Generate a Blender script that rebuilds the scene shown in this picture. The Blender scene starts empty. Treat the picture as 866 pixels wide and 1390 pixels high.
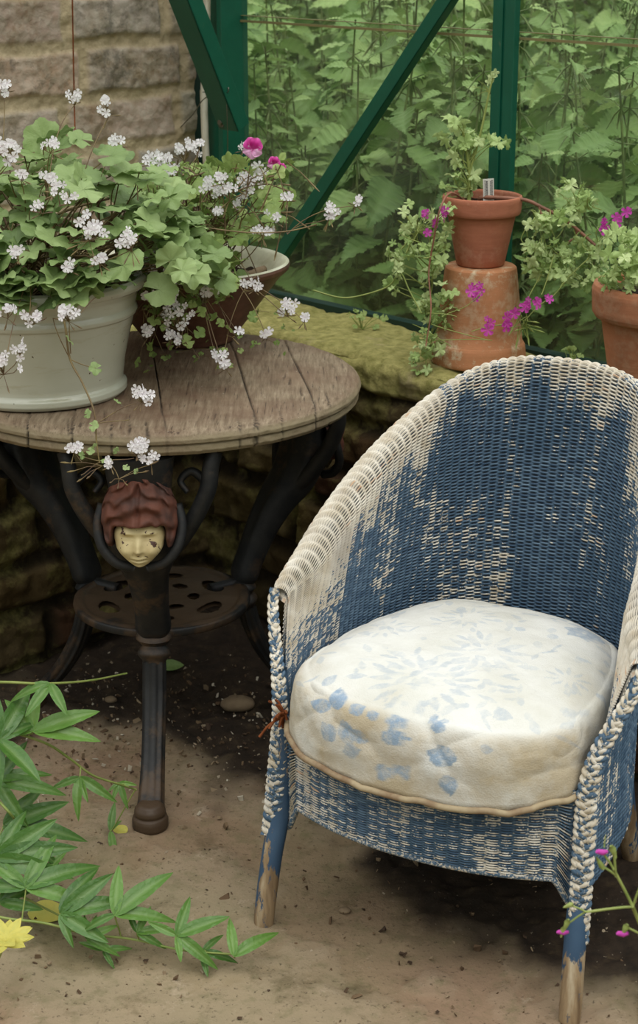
import bpy, math, random
import numpy as np
from mathutils import Vector
rng = np.random.default_rng(11)
random.seed(5)
PI = math.pi
scn = bpy.context.scene
COL = scn.collection

# ------------------------------------------------------------------ camera
F, CH, PITCH = 2360.0, 1.53, math.radians(18)
cam_d = bpy.data.cameras.new('camera'); cam = bpy.data.objects.new('camera', cam_d); COL.objects.link(cam)
cam.location = (0, 0, CH); cam.rotation_euler = (PI/2 - PITCH, 0, 0)
cam_d.sensor_fit = 'VERTICAL'; cam_d.sensor_height = 36; cam_d.lens = F/1390*36
cam_d.shift_y = -45/1390
cam_d.clip_start = .05
cam_d.dof.use_dof = True; cam_d.dof.focus_distance = 2.85; cam_d.dof.aperture_fstop = 9
scn.camera = cam

def ray(px, py):
    a = (px-433)/F; b = -(py-650)/F
    return np.array([a, math.cos(PITCH)+b*math.sin(PITCH), -math.sin(PITCH)+b*math.cos(PITCH)])
def atY(px, py, Y):
    r = ray(px, py); return np.array([0, 0, CH]) + r*(Y/r[1])
def atZ(px, py, Z):
    r = ray(px, py); return np.array([0, 0, CH]) + r*((Z-CH)/r[2])

# ------------------------------------------------------------------ noise
def _h(ix, iy, iz, seed):
    n = (ix.astype(np.int64)*374761393 + iy.astype(np.int64)*668265263 + iz.astype(np.int64)*2147483647 + seed*1274126177) & 0xFFFFFFFF
    n = ((n ^ (n >> 13)) * 1274126177) & 0xFFFFFFFF
    n = ((n ^ (n >> 16)) * 2246822519) & 0xFFFFFFFF
    return ((n ^ (n >> 15)) & 0xFFFFFF) / float(0xFFFFFF)
def vn(P, s=1.0, seed=0):
    P = np.asarray(P, float)*s; i = np.floor(P); f = P-i; f = f*f*(3-2*f)
    x, y, z = i[..., 0], i[..., 1], i[..., 2]; fx, fy, fz = f[..., 0], f[..., 1], f[..., 2]
    def c(a, b, d): return _h(x+a, y+b, z+d, seed)
    def L(a, b, t): return a+(b-a)*t
    return L(L(L(c(0,0,0), c(1,0,0), fx), L(c(0,1,0), c(1,1,0), fx), fy), L(L(c(0,0,1), c(1,0,1), fx), L(c(0,1,1), c(1,1,1), fx), fy), fz)*2-1
def fbm(P, s=1.0, o=4, seed=0):
    r = 0; a = .5
    for k in range(o):
        r = r + a*vn(P, s, seed+k*17); s *= 2.03; a *= .5
    return r
def P3(a, b, c=0): 
    a, b = np.broadcast_arrays(a, b); return np.stack([a, b, np.zeros_like(a)+c], -1)
def sst(a, b, x):
    t = np.clip((x-a)/(b-a), 0, 1); return t*t*(3-2*t)
def nrm(v):
    v = np.asarray(v, float); return v/(np.linalg.norm(v, axis=-1, keepdims=True)+1e-12)

# ------------------------------------------------------------------ mesh builder
class MB:
    def __init__(s): s.V = []; s.Q = []; s.T = []; s.n = 0; s.A = {}; s.cnt = []
    def add(s, V, Fq=None, Ft=None, **at):
        V = np.asarray(V, float).reshape(-1, 3); m = len(V)
        s.V.append(V)
        if Fq is not None and len(Fq): s.Q.append(np.asarray(Fq, int)+s.n)
        if Ft is not None and len(Ft): s.T.append(np.asarray(Ft, int)+s.n)
        for k, v in at.items():
            v = np.asarray(v, float)
            s.A.setdefault(k, []).append((s.n, m, v))
        s.n += m; return s
    def build(s, name, mat, parent=None, smooth=True, data_only=False):
        me = bpy.data.meshes.new(name)
        V = np.concatenate(s.V); Q = np.concatenate(s.Q) if s.Q else np.zeros((0, 4), int); T = np.concatenate(s.T) if s.T else np.zeros((0, 3), int)
        me.vertices.add(len(V)); me.vertices.foreach_set('co', V.astype(np.float32).ravel())
        me.loops.add(Q.size+T.size); me.loops.foreach_set('vertex_index', np.concatenate([Q.ravel(), T.ravel()]).astype(np.int32))
        nf = len(Q)+len(T); me.polygons.add(nf)
        st = np.concatenate([np.arange(len(Q))*4, Q.size+np.arange(len(T))*3]).astype(np.int32)
        me.polygons.foreach_set('loop_start', st)
        try: me.polygons.foreach_set('loop_total', np.concatenate([np.full(len(Q), 4), np.full(len(T), 3)]).astype(np.int32))
        except Exception: pass
        me.update(calc_edges=True)
        me.polygons.foreach_set('use_smooth', np.full(nf, smooth))
        for k, L in s.A.items():
            vec = any(v.ndim == 2 for _, _, v in L)
            a = me.attributes.new(k, 'FLOAT_VECTOR' if vec else 'FLOAT', 'POINT')
            D = np.zeros((len(V), 3) if vec else len(V), np.float32)
            for o, m, v in L: D[o:o+m] = v
            a.data.foreach_set('vector' if vec else 'value', D.ravel())
        me.validate()
        me.materials.append(mat)
        if data_only: return me
        ob = bpy.data.objects.new(name, me); COL.objects.link(ob)
        if parent is not None: ob.parent = parent
        return ob
def gridF(nu, nv, cu=False, cv=False):
    i = np.arange(nu if cu else nu-1); j = np.arange(nv if cv else nv-1)
    I, J = np.meshgrid(i, j, indexing='ij'); I2 = (I+1) % nu; J2 = (J+1) % nv
    return np.stack([I*nv+J, I2*nv+J, I2*nv+J2, I*nv+J2], -1).reshape(-1, 4)
def gridN(P):
    du = np.gradient(P, axis=0); dv = np.gradient(P, axis=1); return nrm(np.cross(du, dv))
def tube(path, rad, n=6, flat=None, up=None):
    p = np.asarray(path, float); m = len(p); r = np.broadcast_to(np.asarray(rad, float), (m,))
    t = nrm(np.gradient(p, axis=0)); 
    u = np.array([0, 0, 1.]) if up is None else np.asarray(up, float)
    if abs(t[0]@nrm(u)) > .95: u = np.array([1., 0, 0])
    R = []
    for k in range(m):
        u = nrm(u - t[k]*(u@t[k])); R.append(u)
    R = np.array(R); B = np.cross(t, R)
    a = np.arange(n)*2*PI/n; fl = 1 if flat is None else flat
    V = p[:, None]+r[:, None, None]*(np.cos(a)[None, :, None]*R[:, None]*fl+np.sin(a)[None, :, None]*B[:, None])
    V = V.reshape(-1, 3); Fq = gridF(m, n, cv=True)
    c0 = m*n; V = np.concatenate([V, p[:1], p[-1:]])
    Ft = [(c0, (j+1) % n, j) for j in range(n)]+[(c0+1, (m-1)*n+j, (m-1)*n+(j+1) % n) for j in range(n)]
    return V, Fq[:, ::-1], np.array(Ft)[:, ::-1]
def lathe(prof, n=64, c=(0, 0, 0), jit=0, seed=0, sub=4):
    pr = np.asarray(prof, float)
    if sub > 1:
        q = []
        for k in range(len(pr)-1):
            for j in range(sub): q.append(pr[k]+(pr[k+1]-pr[k])*j/sub)
        q.append(pr[-1]); pr = np.array(q)
    a = np.arange(n)*2*PI/n
    V = np.stack([pr[:, 0, None]*np.cos(a), pr[:, 0, None]*np.sin(a), pr[:, 1, None]+0*a], -1)
    if jit:
        d = fbm(V, 14, 4, seed)*jit; V = V+nrm(V*[1, 1, 0])*d[..., None]*sst(0, .02, pr[:, 0])[:, None, None]
    return V.reshape(-1, 3)+np.asarray(c), gridF(len(pr), n, cv=True)
def boxV(lo, hi):
    x0, y0, z0 = lo; x1, y1, z1 = hi
    V = np.array([[x0,y0,z0],[x1,y0,z0],[x1,y1,z0],[x0,y1,z0],[x0,y0,z1],[x1,y0,z1],[x1,y1,z1],[x0,y1,z1]], float)
    Q = np.array([[0,3,2,1],[4,5,6,7],[0,1,5,4],[1,2,6,5],[2,3,7,6],[3,0,4,7]])
    return V, Q
def bez(a, b, c, d, n=12):
    t = np.linspace(0, 1, n)[:, None]; a, b, c, d = map(np.asarray, (a, b, c, d))
    return (1-t)**3*a+3*t*(1-t)**2*b+3*t*t*(1-t)*c+t**3*d
def spline(pts, n=8):
    p = np.asarray(pts, float); q = np.vstack([2*p[0]-p[1], p, 2*p[-1]-p[-2]]); out = []
    for k in range(1, len(q)-2):
        for t in np.arange(n)/n:
            out.append(.5*((2*q[k])+(-q[k-1]+q[k+1])*t+(2*q[k-1]-5*q[k]+4*q[k+1]-q[k+2])*t*t+(-q[k-1]+3*q[k]-3*q[k+1]+q[k+2])*t**3))
    out.append(p[-1]); return np.array(out)
def frame(fwd, up):
    f = nrm(fwd); u = np.asarray(up, float); u = nrm(u-f*(u@f)); return np.stack([np.cross(f, u), f, u], 1)   # columns: side, fwd, normal
def bevel(o, w, seg=2):
    m = o.modifiers.new('bevel', 'BEVEL'); m.width = w; m.segments = seg; m.limit_method = 'ANGLE'; return o

# ------------------------------------------------------------------ tagging
def tag(o, label=None, cat=None, group=None, kind=None):
    if label: o['label'] = label
    if cat: o['category'] = cat
    if group: o['group'] = group
    if kind: o['kind'] = kind
    return o
def empty(name, loc=(0, 0, 0), rz=0):
    o = bpy.data.objects.new(name, None); COL.objects.link(o); o.location = tuple(loc); o.rotation_euler = (0, 0, rz); o.empty_display_size = .05; return o

# ------------------------------------------------------------------ materials
def lin(c):
    c = np.asarray(c, float)/255; r = np.where(c <= .04045, c/12.92, ((c+.055)/1.055)**2.4); return (*[float(x) for x in r], 1)
class G:
    def __init__(s, name):
        s.m = bpy.data.materials.new(name); s.m.use_nodes = True; s.t = s.m.node_tree; s.t.nodes.clear()
        s.out = s.t.nodes.new('ShaderNodeOutputMaterial')
    def n(s, ty, **kw):
        x = s.t.nodes.new('ShaderNode'+ty)
        for k, v in kw.items(): setattr(x, k, v)
        return x
    def l(s, a, b): s.t.links.new(a, b)
    def put(s, sock, v):
        if hasattr(v, 'links') or isinstance(v, bpy.types.NodeSocket): s.l(v, sock)
        else: sock.default_value = v
    def attr(s, name, f=True):
        a = s.n('Attribute'); a.attribute_name = name; return a.outputs['Fac' if f else 'Vector']
    def obj(s): return s.n('TexCoord').outputs['Object']
    def noise(s, vec, sc=5, det=4, rough=.55, out='Fac'):
        x = s.n('TexNoise'); x.inputs['Scale'].default_value = sc; x.inputs['Detail'].default_value = det; x.inputs['Roughness'].default_value = rough
        if vec is not None: s.l(vec, x.inputs['Vector'])
        return x.outputs[out]
    def vor(s, vec, sc=5, out='Distance', feature='F1'):
        x = s.n('TexVoronoi'); x.feature = feature; x.inputs['Scale'].default_value = sc; s.l(vec, x.inputs['Vector']); return x.outputs[out]
    def ramp(s, f, st, interp='LINEAR'):
        x = s.n('ValToRGB'); x.color_ramp.interpolation = interp; e = x.color_ramp.elements
        while len(e) < len(st): e.new(.5)
        for k, (p, c) in enumerate(st): e[k].position = p; e[k].color = c if len(c) == 4 else lin(c)
        s.put(x.inputs[0], f); return x.outputs[0]
    def mr(s, v, a, b, c=0, d=1, smooth=False):
        x = s.n('MapRange'); x.clamp = True
        if smooth: x.interpolation_type = 'SMOOTHSTEP'
        s.put(x.inputs[0], v)
        for k, q in enumerate((a, b, c, d)): s.put(x.inputs[1+k], q)
        return x.outputs[0]
    def math(s, op, a, b=0.0, c=None):
        x = s.n('Math', operation=op); s.put(x.inputs[0], a); s.put(x.inputs[1], b)
        if c is not None: s.put(x.inputs[2], c)
        return x.outputs[0]
    def mix(s, f, a, b, mode='MIX'):
        x = s.n('Mix', data_type='RGBA', blend_type=mode); s.put(x.inputs[0], f)
        s.put(x.inputs[6], a if not isinstance(a, tuple) or len(a) == 4 else lin(a)); s.put(x.inputs[7], b if not isinstance(b, tuple) or len(b) == 4 else lin(b)); return x.outputs[2]
    def scale(s, vec, sc):
        x = s.n('Mapping'); x.inputs['Scale'].default_value = sc; s.l(vec, x.inputs['Vector']); return x.outputs[0]
    def bump(s, h, st=.4, dist=.005):
        x = s.n('Bump'); x.inputs['Strength'].default_value = st; x.inputs['Distance'].default_value = dist; s.l(h, x.inputs['Height']); return x.outputs[0]
    def fin(s, col, rough=.7, nor=None, spec=.5, metal=0, trans=0, tcol=None, coat=0):
        p = s.n('BsdfPrincipled'); s.put(p.inputs['Base Color'], col if not isinstance(col, tuple) or len(col) == 4 else lin(col)); s.put(p.inputs['Roughness'], rough)
        p.inputs['Specular IOR Level'].default_value = spec; p.inputs['Metallic'].default_value = metal; p.inputs['Coat Weight'].default_value = coat
        if nor is not None: s.l(nor, p.inputs['Normal'])
        o = p.outputs[0]
        if trans:
            t = s.n('BsdfTranslucent'); s.put(t.inputs[0], tcol if tcol is not None else col)
            x = s.n('MixShader'); x.inputs[0].default_value = trans; s.l(o, x.inputs[1]); s.l(t.outputs[0], x.inputs[2]); o = x.outputs[0]
        s.l(o, s.out.inputs[0]); return s.m

def leaf_mat(name, c0, c1, c2, rough=.5, trans=.28, vein=.5, spec=.35, ovar=.1):
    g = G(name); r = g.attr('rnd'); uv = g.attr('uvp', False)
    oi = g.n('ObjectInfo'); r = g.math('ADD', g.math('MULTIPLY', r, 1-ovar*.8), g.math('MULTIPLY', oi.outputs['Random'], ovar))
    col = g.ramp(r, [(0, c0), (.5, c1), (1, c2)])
    col = g.mix(g.math('MULTIPLY', g.noise(g.obj(), 60, 3), .35), col, g.mix(1.0, col, (190, 200, 120), 'MULTIPLY'))
    sep = g.n('SeparateXYZ'); g.l(uv, sep.inputs[0]); v = sep.outputs[2]      # uvp.z: vein mask 0..1
    col = g.mix(g.math('MULTIPLY', v, vein), col, g.mix(.5, col, (150, 175, 110)))
    b = g.bump(g.math('SUBTRACT', g.noise(g.obj(), 160, 2), v), .5, .002)
    return g.fin(col, rough, b, spec, trans=trans)
def stem_mat(name, c0, c1, rough=.6):
    g = G(name); return g.fin(g.ramp(g.noise(g.obj(), 30, 3), [(.35, c0), (.65, c1)]), rough)

def M_brick(name, low=False):
    g = G(name); bid = g.attr('bid'); mo = g.attr('mort'); o = g.obj()
    n1 = g.noise(o, 9, 6, .65); n2 = g.noise(o, 45, 5, .7); n3 = g.noise(o, 3.2, 3)
    if not low:
        b = g.ramp(bid, [(0, (150, 142, 124)), (.2, (172, 146, 132)), (.4, (158, 150, 130)), (.6, (176, 152, 132)), (.8, (152, 144, 134)), (1, (178, 160, 142))])
        b = g.mix(g.mr(n1, .42, .62), b, g.mix(1.0, b, (205, 195, 170), 'MULTIPLY'))
        b = g.mix(g.mr(n2, .35, .8, 0, .7), b, (182, 176, 160))
        soot = g.math('MULTIPLY', g.mr(g.math('ADD', g.noise(o, 14, 6, .75), g.math('MULTIPLY', bid, .18)), .66, .78), .6)
        b = g.mix(soot, b, (72, 70, 60))
        mc = g.mix(g.mr(n2, .3, .7), (160, 144, 114), (190, 174, 142))
        col = g.mix(mo, mc, b)
    else:
        b = g.ramp(bid, [(0, (74, 64, 42)), (.3, (96, 80, 52)), (.55, (74, 50, 36)), (.75, (88, 80, 50)), (1, (104, 90, 60))])
        b = g.mix(g.mr(n1, .4, .65), b, g.mix(1.0, b, (190, 180, 150), 'MULTIPLY'))
        mc = g.mix(g.mr(n2, .3, .7), (34, 28, 20), (56, 48, 32))
        col = g.mix(mo, mc, b)
        up = g.attr('topm')
        moss = g.mix(g.mr(n2, .35, .7), (116, 114, 58), (174, 166, 104))
        ms = g.math('MULTIPLY', g.mr(g.math('ADD', g.noise(o, 7, 5, .7), g.math('MULTIPLY', up, .22)), .5, .64), g.math('ADD', .5, g.math('MULTIPLY', up, .4)))
        slab = g.mix(g.mr(n1, .35, .65), (136, 124, 88), (170, 156, 120))
        col = g.mix(up, col, slab); col = g.mix(ms, col, moss)
    h = g.math('ADD', n2, g.math('MULTIPLY', n1, 1.5))
    return g.fin(col, .92, g.bump(h, .7, .006), .2)

def M_terracotta(name, base, dark, pale, palea=.5, seed=0.):
    g = G(name); o = g.obj(); mp = g.n('Mapping'); mp.inputs['Location'].default_value = (seed, seed, seed); g.l(o, mp.inputs[0]); o = mp.outputs[0]
    n1 = g.noise(o, 7, 6, .65); n2 = g.noise(g.scale(o, (1, 1, 6)), 22, 4, .6); n3 = g.noise(o, 60, 4, .7)
    c = g.mix(g.mr(n1, .38, .66), base, dark); c = g.mix(g.mr(n2, .45, .75, 0, .35), c, dark)
    p = g.attr('pale'); c = g.mix(g.math('MULTIPLY', g.mr(g.math('ADD', n1, g.math('MULTIPLY', g.math('SUBTRACT', n3, .5), .8)), .5, .66), p), c, pale)
    return g.fin(c, .85, g.bump(g.math('ADD', n3, n2), .25, .003), .25)

# ------------------------------------------------------------------ chair frame
CO = np.array([.155, 2.315]); CA = .512
def CW(c):
    c = np.asarray(c, float); ca, sa = math.cos(CA), math.sin(CA)
    return np.stack([CO[0]+c[..., 0]*ca+c[..., 1]*sa, CO[1]-c[..., 0]*sa+c[..., 1]*ca, c[..., 2]], -1)

# ================================================================== SETTING
WN = np.array([.719, .695]); WS = np.array([.695, -.719])       # right-hand low wall: normal (away from room), direction to the right
WP = np.array([.207, 3.30])
LN = np.array([.695, -.719]); LS = np.array([-.719, -.695])     # left wall: normal into room, direction from corner towards camera
GC = np.array([-.304, 4.106])
def wall(s, n, z): s = np.asarray(s, float); n, z = np.broadcast_to(n, s.shape), np.broadcast_to(z, s.shape); return np.stack([WP[0]+WS[0]*s+WN[0]*n, WP[1]+WS[1]*s+WN[1]*n, z], -1)
def lwall(s, n, z): s = np.asarray(s, float); n, z = np.broadcast_to(n, s.shape), np.broadcast_to(z, s.shape); return np.stack([GC[0]+LS[0]*s+LN[0]*n, GC[1]+LS[1]*s+LN[1]*n, z], -1)

def bricks(s, q, rows, length, gap=.008, seed=0, warp=.006, soft=.012):
    pp = P3(s, q, seed*3.1)
    s = s+fbm(pp, 11, 3, seed)*warp*2.2; q = q+fbm(pp, 9, 3, seed+5)*warp*1.6
    cum = np.concatenate([[-1e3], np.cumsum(rows)]); r = np.clip(np.searchsorted(cum, q)-1, 0, len(rows)-1)
    lo = np.where(r == 0, 0, cum[r]); hi = cum[r+1]
    Lr = length*(.85+.35*_h(r, r*0, r*0, seed+3)); off = _h(r, r*0+1, r*0, seed+9)*Lr
    k = np.floor((s+off)/Lr); fr = (s+off)-k*Lr
    d = np.minimum(np.minimum(fr, Lr-fr), np.minimum(q-lo, hi-q))-gap*(.6+.8*_h(r, k, r*0, seed+2))
    m = sst(0, soft, d); bid = _h(r, k, r*0, seed+1)
    return m, bid

def build_left_wall():
    mb = MB()
    s = np.arange(-.02, 1.35, .0045); z = np.arange(.6, 1.95, .0045); S, Z = np.meshgrid(s, z, indexing='ij')
    rows = [.113]*14
    tilt = Z-.58
    m, bid = bricks(S, tilt, rows, .27, .008, 3, .007, .012)
    P = lwall(S, 0, Z)
    d = m*(.0065+.006*(bid-.5))+fbm(P, 24, 4, 2)*.008+fbm(P, 90, 3, 4)*.004
    P = P+np.array([LN[0], LN[1], 0])*d[..., None]
    mb.add(P, gridF(*S.shape), bid=bid.ravel(), mort=m.ravel())
    o = mb.build('wall_left', MAT['brick']); tag(o, 'weathered old grey and pink brick wall with sandy mortar', 'wall', kind='structure')
    # body behind it
    b = MB(); V, Q = boxV((0, 0, 0), (1, 1, 1)); P = lwall(V[:, 0]*1.6-.1, -.02-V[:, 1]*.2, V[:, 2]*1.95); b.add(P, Q, bid=0, mort=0); b.build('masonry_core', MAT['brick'], o, False)

def low_wall(fn, s0, s1, top, depth, seed, name, label, sgn, step=.005):
    s = np.arange(s0, s1, step); q = np.arange(0, top+depth, step); S, Q = np.meshgrid(s, q, indexing='ij')
    rr = .018; rows = [.115, .10, .13, .095, .10, .075, .065+depth+.1] if seed < 50 else [.12, .115, .13, .11, .12, .185+depth]
    m, bid = bricks(S, Q, rows, .27, .007, seed, .014, .022)
    topz = sst(top-.07, top-.06, Q)
    m2, bid2 = bricks(S, Q*0+.2, [.4], .46, .004, seed+7, .02, .012); m = np.where(topz > .5, m2, m); bid = np.where(topz > .5, bid2, bid)
    zz = np.minimum(Q, top); nn = np.maximum(Q-top, 0)
    k = sst(top-rr, top+rr, Q)
    oh = .016*sst(top-.072, top-.055, Q)*(1-sst(top+.0, top+.05, Q))                 # the coping slabs overhang a little
    P = fn(S, sgn*(nn-oh), zz-.006*np.sin(PI*np.clip(k, 0, 1))*0)
    N = fn(np.zeros_like(S), np.zeros_like(S)-sgn, 0)-fn(np.zeros_like(S), np.zeros_like(S), 0)
    Nn = nrm(N*(1-k[..., None])+np.array([0, 0, 1.])*k[..., None])
    d = m*(.024+.020*(bid-.5))*(1-.8*topz)+fbm(P, 8, 4, seed)*.020*(1-.6*k)+fbm(P, 32, 4, seed+3)*.012*(1-.4*k)-.016*np.exp(-((Q-top)/.012)**2)*(.8+1.2*fbm(P, 12, 3, 9))
    P = P+Nn*d[..., None]
    mb = MB(); mb.add(P, gridF(*S.shape), bid=bid.ravel(), mort=m.ravel(), topm=topz.ravel())
    o = mb.build(name, MAT['brick_low']); tag(o, label, 'wall', kind='structure'); return o

def build_floor():
    x = np.arange(-1.4, 1.5, .0065); y = np.arange(1.5, 4.5, .0065); X, Y = np.meshgrid(x, y, indexing='ij'); P = P3(X, Y)
    dn = (X-WP[0])*WN[0]+(Y-WP[1])*WN[1]          # <0 in front of the low wall
    edge = sst(-.62, -.50, dn+fbm(P, 4, 4, 1)*.22-.10*(X > 2))
    dl = (X-GC[0])*LN[0]+(Y-GC[1])*LN[1]
    edge = np.maximum(edge, sst(.62, .50, dl+fbm(P, 4, 4, 8)*.2)*0.9*sst(2.75, 3.0, Y))
    z = fbm(P, 3, 3, 4)*.006+fbm(P, 25, 4, 2)*.0035+edge*(fbm(P, 30, 4, 7)*.014+.001)
    # shallow spalled plates in the slab
    pl = fbm(P, 5.5, 5, 31); z += .0030*sst(.0, .03, pl)+.002*sst(.16, .18, pl)
    sk = np.abs(vn(P, 3.1, 77)+.35*fbm(P, 14, 3, 5)); z -= .004*np.exp(-(sk/.018)**2)*(1-edge)*sst(-.2, .25, vn(P, 1.6, 3))
    z -= .002
    mb = MB(); mb.add(np.stack([X, Y, z], -1), gridF(*X.shape)[:, ::1], soil=edge.ravel(), crack=(sst(.0, .03, pl)*.5+sst(.16, .18, pl)*.5).ravel())
    b = 14.0
    for lo, hi in (((-b, -b), (b, 1.503)), ((-b, 4.48), (b, b)), ((-b, 1.5), (-1.397, 4.5)), ((1.49, 1.5), (b, 4.5))):
        mb.add([[lo[0], lo[1], -.006], [hi[0], lo[1], -.006], [hi[0], hi[1], -.006], [lo[0], hi[1], -.006]], [[0, 1, 2, 3]], soil=.2, crack=.5)
    o = mb.build('floor', MAT['floor']); tag(o, 'worn stone paving with dark soil along the wall', 'floor', kind='structure')

def build_materials():
    g = G('floor'); o = g.obj(); so = g.attr('soil'); cr = g.attr('crack')
    n1 = g.noise(o, 3.0, 6, .62); n2 = g.noise(o, 26, 6, .72); n3 = g.noise(o, 140, 3, .6); n4 = g.noise(o, 1.3, 3)
    c = g.mix(g.mr(n1, .35, .65), (110, 103, 76), (138, 122, 94))
    c = g.mix(g.mr(n4, .42, .6), c, g.mix(.6, c, (148, 118, 98)))
    c = g.mix(g.math('MULTIPLY', cr, .35), c, (160, 146, 122))
    c = g.mix(g.mr(n2, .5, .72, 0, .6), c, (96, 94, 62))
    c = g.mix(g.mr(n3, .6, .72, 0, .7), c, (54, 44, 32))
    c = g.mix(g.mr(g.noise(o, 190, 2), .70, .78, 0, .6), c, (160, 150, 128))
    s = g.ramp(n2, [(.3, (30, 24, 18)), (.55, (48, 38, 28)), (.75, (74, 62, 44))])
    s = g.mix(g.mr(g.noise(o, 170, 2), .70, .76, 0, .8), s, (150, 138, 118))
    c = g.mix(g.mr(g.noise(o, 7, 6, .75), .56, .66, 0, .6), c, g.mix(1.0, c, (178, 176, 160), 'MULTIPLY')); c = g.mix(g.mr(g.noise(o, 11, 6, .8), .60, .70, 0, .5), c, (176, 160, 138))
    c = g.mix(so, c, s)
    MAT['floor'] = g.fin(c, .9, g.bump(g.math('ADD', n2, g.math('MULTIPLY', n3, .6)), .6, .004), .25)
    MAT['brick'] = M_brick('brick'); MAT['brick_low'] = M_brick('brick_low', True)
    g = G('green_paint'); o = g.obj(); n = g.noise(o, 18, 5, .7)
    c = g.mix(g.mr(n, .45, .75, 0, .5), (10, 82, 62), (20, 98, 76)); c = g.mix(g.mr(g.noise(g.scale(o, (1, 1, .3)), 70, 4, .8), .66, .76, 0, .7), c, (96, 110, 84))
    MAT['green'] = g.fin(c, .38, g.bump(n, .1, .002), .5)
    g = G('dark_green'); MAT['dgreen'] = g.fin((8, 46, 40), .5)
    g = G('white_pipe'); o = g.obj(); MAT['pipe'] = g.fin(g.mix(g.mr(g.noise(g.scale(o, (1, 1, .15)), 60, 4), .45, .7), (208, 204, 188), (140, 132, 104)), .45)
    g = G('rust'); o = g.obj(); MAT['rust'] = g.fin(g.ramp(g.noise(o, 40, 6, .7), [(.3, (66, 36, 22)), (.55, (120, 66, 34)), (.75, (96, 78, 60))]), .9, g.bump(g.noise(o, 90, 4), .5, .003), .2)
    g = G('wire'); MAT['wire'] = g.fin((120, 118, 108), .45, metal=.8)
    # glass: clear, slightly dirty
    g = G('glass'); o = g.obj(); tr = g.n('BsdfTransparent'); tr.inputs[0].default_value = (.93, .97, .94, 1)
    gl = g.n('BsdfGlossy'); gl.inputs['Roughness'].default_value = .03; lw = g.n('LayerWeight'); lw.inputs[0].default_value = .5; fr = g.math('ADD', .035, g.math('MULTIPLY', g.math('POWER', lw.outputs['Facing'], 5.0), .9))
    mx = g.n('MixShader'); g.l(fr, mx.inputs[0]); g.l(tr.outputs[0], mx.inputs[1]); g.l(gl.outputs[0], mx.inputs[2])
    df = g.n('BsdfDiffuse'); df.inputs[0].default_value = lin((170, 185, 160))
    sep = g.n('SeparateXYZ'); g.l(o, sep.inputs[0])
    dirt = g.math('ADD', g.mr(g.noise(g.scale(o, (1, 1, .35)), 5, 5, .7), .4, .8, .01, .07), g.mr(g.noise(g.scale(o, (1, 1, .1)), 60, 3, .7), .6, .8, 0, .05))
    m2 = g.n('MixShader'); g.l(dirt, m2.inputs[0]); g.l(mx.outputs[0], m2.inputs[1]); g.l(df.outputs[0], m2.inputs[2]); g.l(m2.outputs[0], g.out.inputs[0]); MAT['glass'] = g.m
    g = G('glass_edge'); MAT['glass_edge'] = g.fin(g.mix(g.noise(g.obj(), 30, 4), (134, 118, 76), (110, 112, 72)), .6)
    g = G('bank'); o = g.obj(); MAT['bank'] = g.fin(g.ramp(g.noise(o, 6, 6, .7), [(.3, (28, 32, 18)), (.6, (52, 52, 30)), (.8, (84, 78, 48))]), .95, g.bump(g.noise(o, 14, 5), .8, .03), .1)
    # chair
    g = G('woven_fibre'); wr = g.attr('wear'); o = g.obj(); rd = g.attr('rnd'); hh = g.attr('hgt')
    blue = g.mix(rd, (50, 74, 98), (96, 120, 140)); blue = g.mix(g.mr(g.noise(o, 7, 4), .4, .65), blue, g.mix(.5, blue, (50, 78, 100)))
    cream = g.mix(g.mr(g.noise(o, 38, 4, .6), .3, .75), (224, 219, 206), (180, 166, 140)); cream = g.mix(g.mr(g.noise(o, 9, 3), .52, .7, 0, .6), cream, (172, 166, 156))
    cream = g.mix(g.mr(g.math('ADD', rd, g.noise(o, 15, 2)), 1.48, 1.56, 0, .6), cream, (190, 140, 96))
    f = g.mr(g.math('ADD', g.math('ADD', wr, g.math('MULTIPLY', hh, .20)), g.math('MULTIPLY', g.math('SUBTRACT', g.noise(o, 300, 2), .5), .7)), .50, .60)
    fc = g.mix(f, blue, cream); pit_shade = g.mr(hh, -.05, -.55, 0, .88)  # shade of the pits between strands, painted into the fibre colour by depth
    MAT['weave'] = g.fin(g.mix(pit_shade, fc, (36, 44, 54)), .62, None, .35)
    g = G('painted_leg'); o = g.obj(); n = g.noise(g.scale(o, (1, 1, .35)), 34, 6, .72); sep = g.n('SeparateXYZ'); g.l(o, sep.inputs[0])
    w = g.mr(g.math('ADD', g.math('MULTIPLY', n, 1.5), g.mr(sep.outputs[2], .0, .16, .30, -.12)), .80, .86)
    wood = g.ramp(g.noise(g.scale(o, (1, 1, .1)), 60, 4, .6), [(.3, (96, 74, 52)), (.55, (150, 128, 98)), (.75, (186, 172, 146))])
    MAT['leg'] = g.fin(g.mix(w, g.mix(g.noise(o, 20, 3), (36, 62, 90), (62, 90, 116)), wood), .55, g.bump(w, .5, .0015))
    g = G('dark_slat'); MAT['dark'] = g.fin((46, 44, 42), .8)
    # cushion
    g = G('cushion_cloth'); o = g.obj(); pr = g.attr('prt'); st = g.attr('stain')
    c = g.mix(g.mr(g.noise(o, 6, 5, .6), .4, .7), (216, 216, 210), (198, 197, 186))
    c = g.mix(g.mr(g.math('MULTIPLY', st, g.mr(g.noise(o, 9, 5, .65), .3, .62)), .1, .9, 0, .75), c, (176, 158, 122))
    c = g.mix(g.mr(g.math('MULTIPLY', pr, g.mr(g.noise(o, 60, 4, .75), .32, .58, .35, 1)), .1, .9, 0, .92), c, (136, 158, 180))
    wv = g.n('TexWave'); wv.inputs['Scale'].default_value = 260; g.l(o, wv.inputs[0])
    MAT['cloth'] = g.fin(c, .9, g.bump(g.math('ADD', g.noise(o, 400, 2), g.math('MULTIPLY', g.noise(o, 30, 4), 1.5)), .35, .003), .15)
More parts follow.
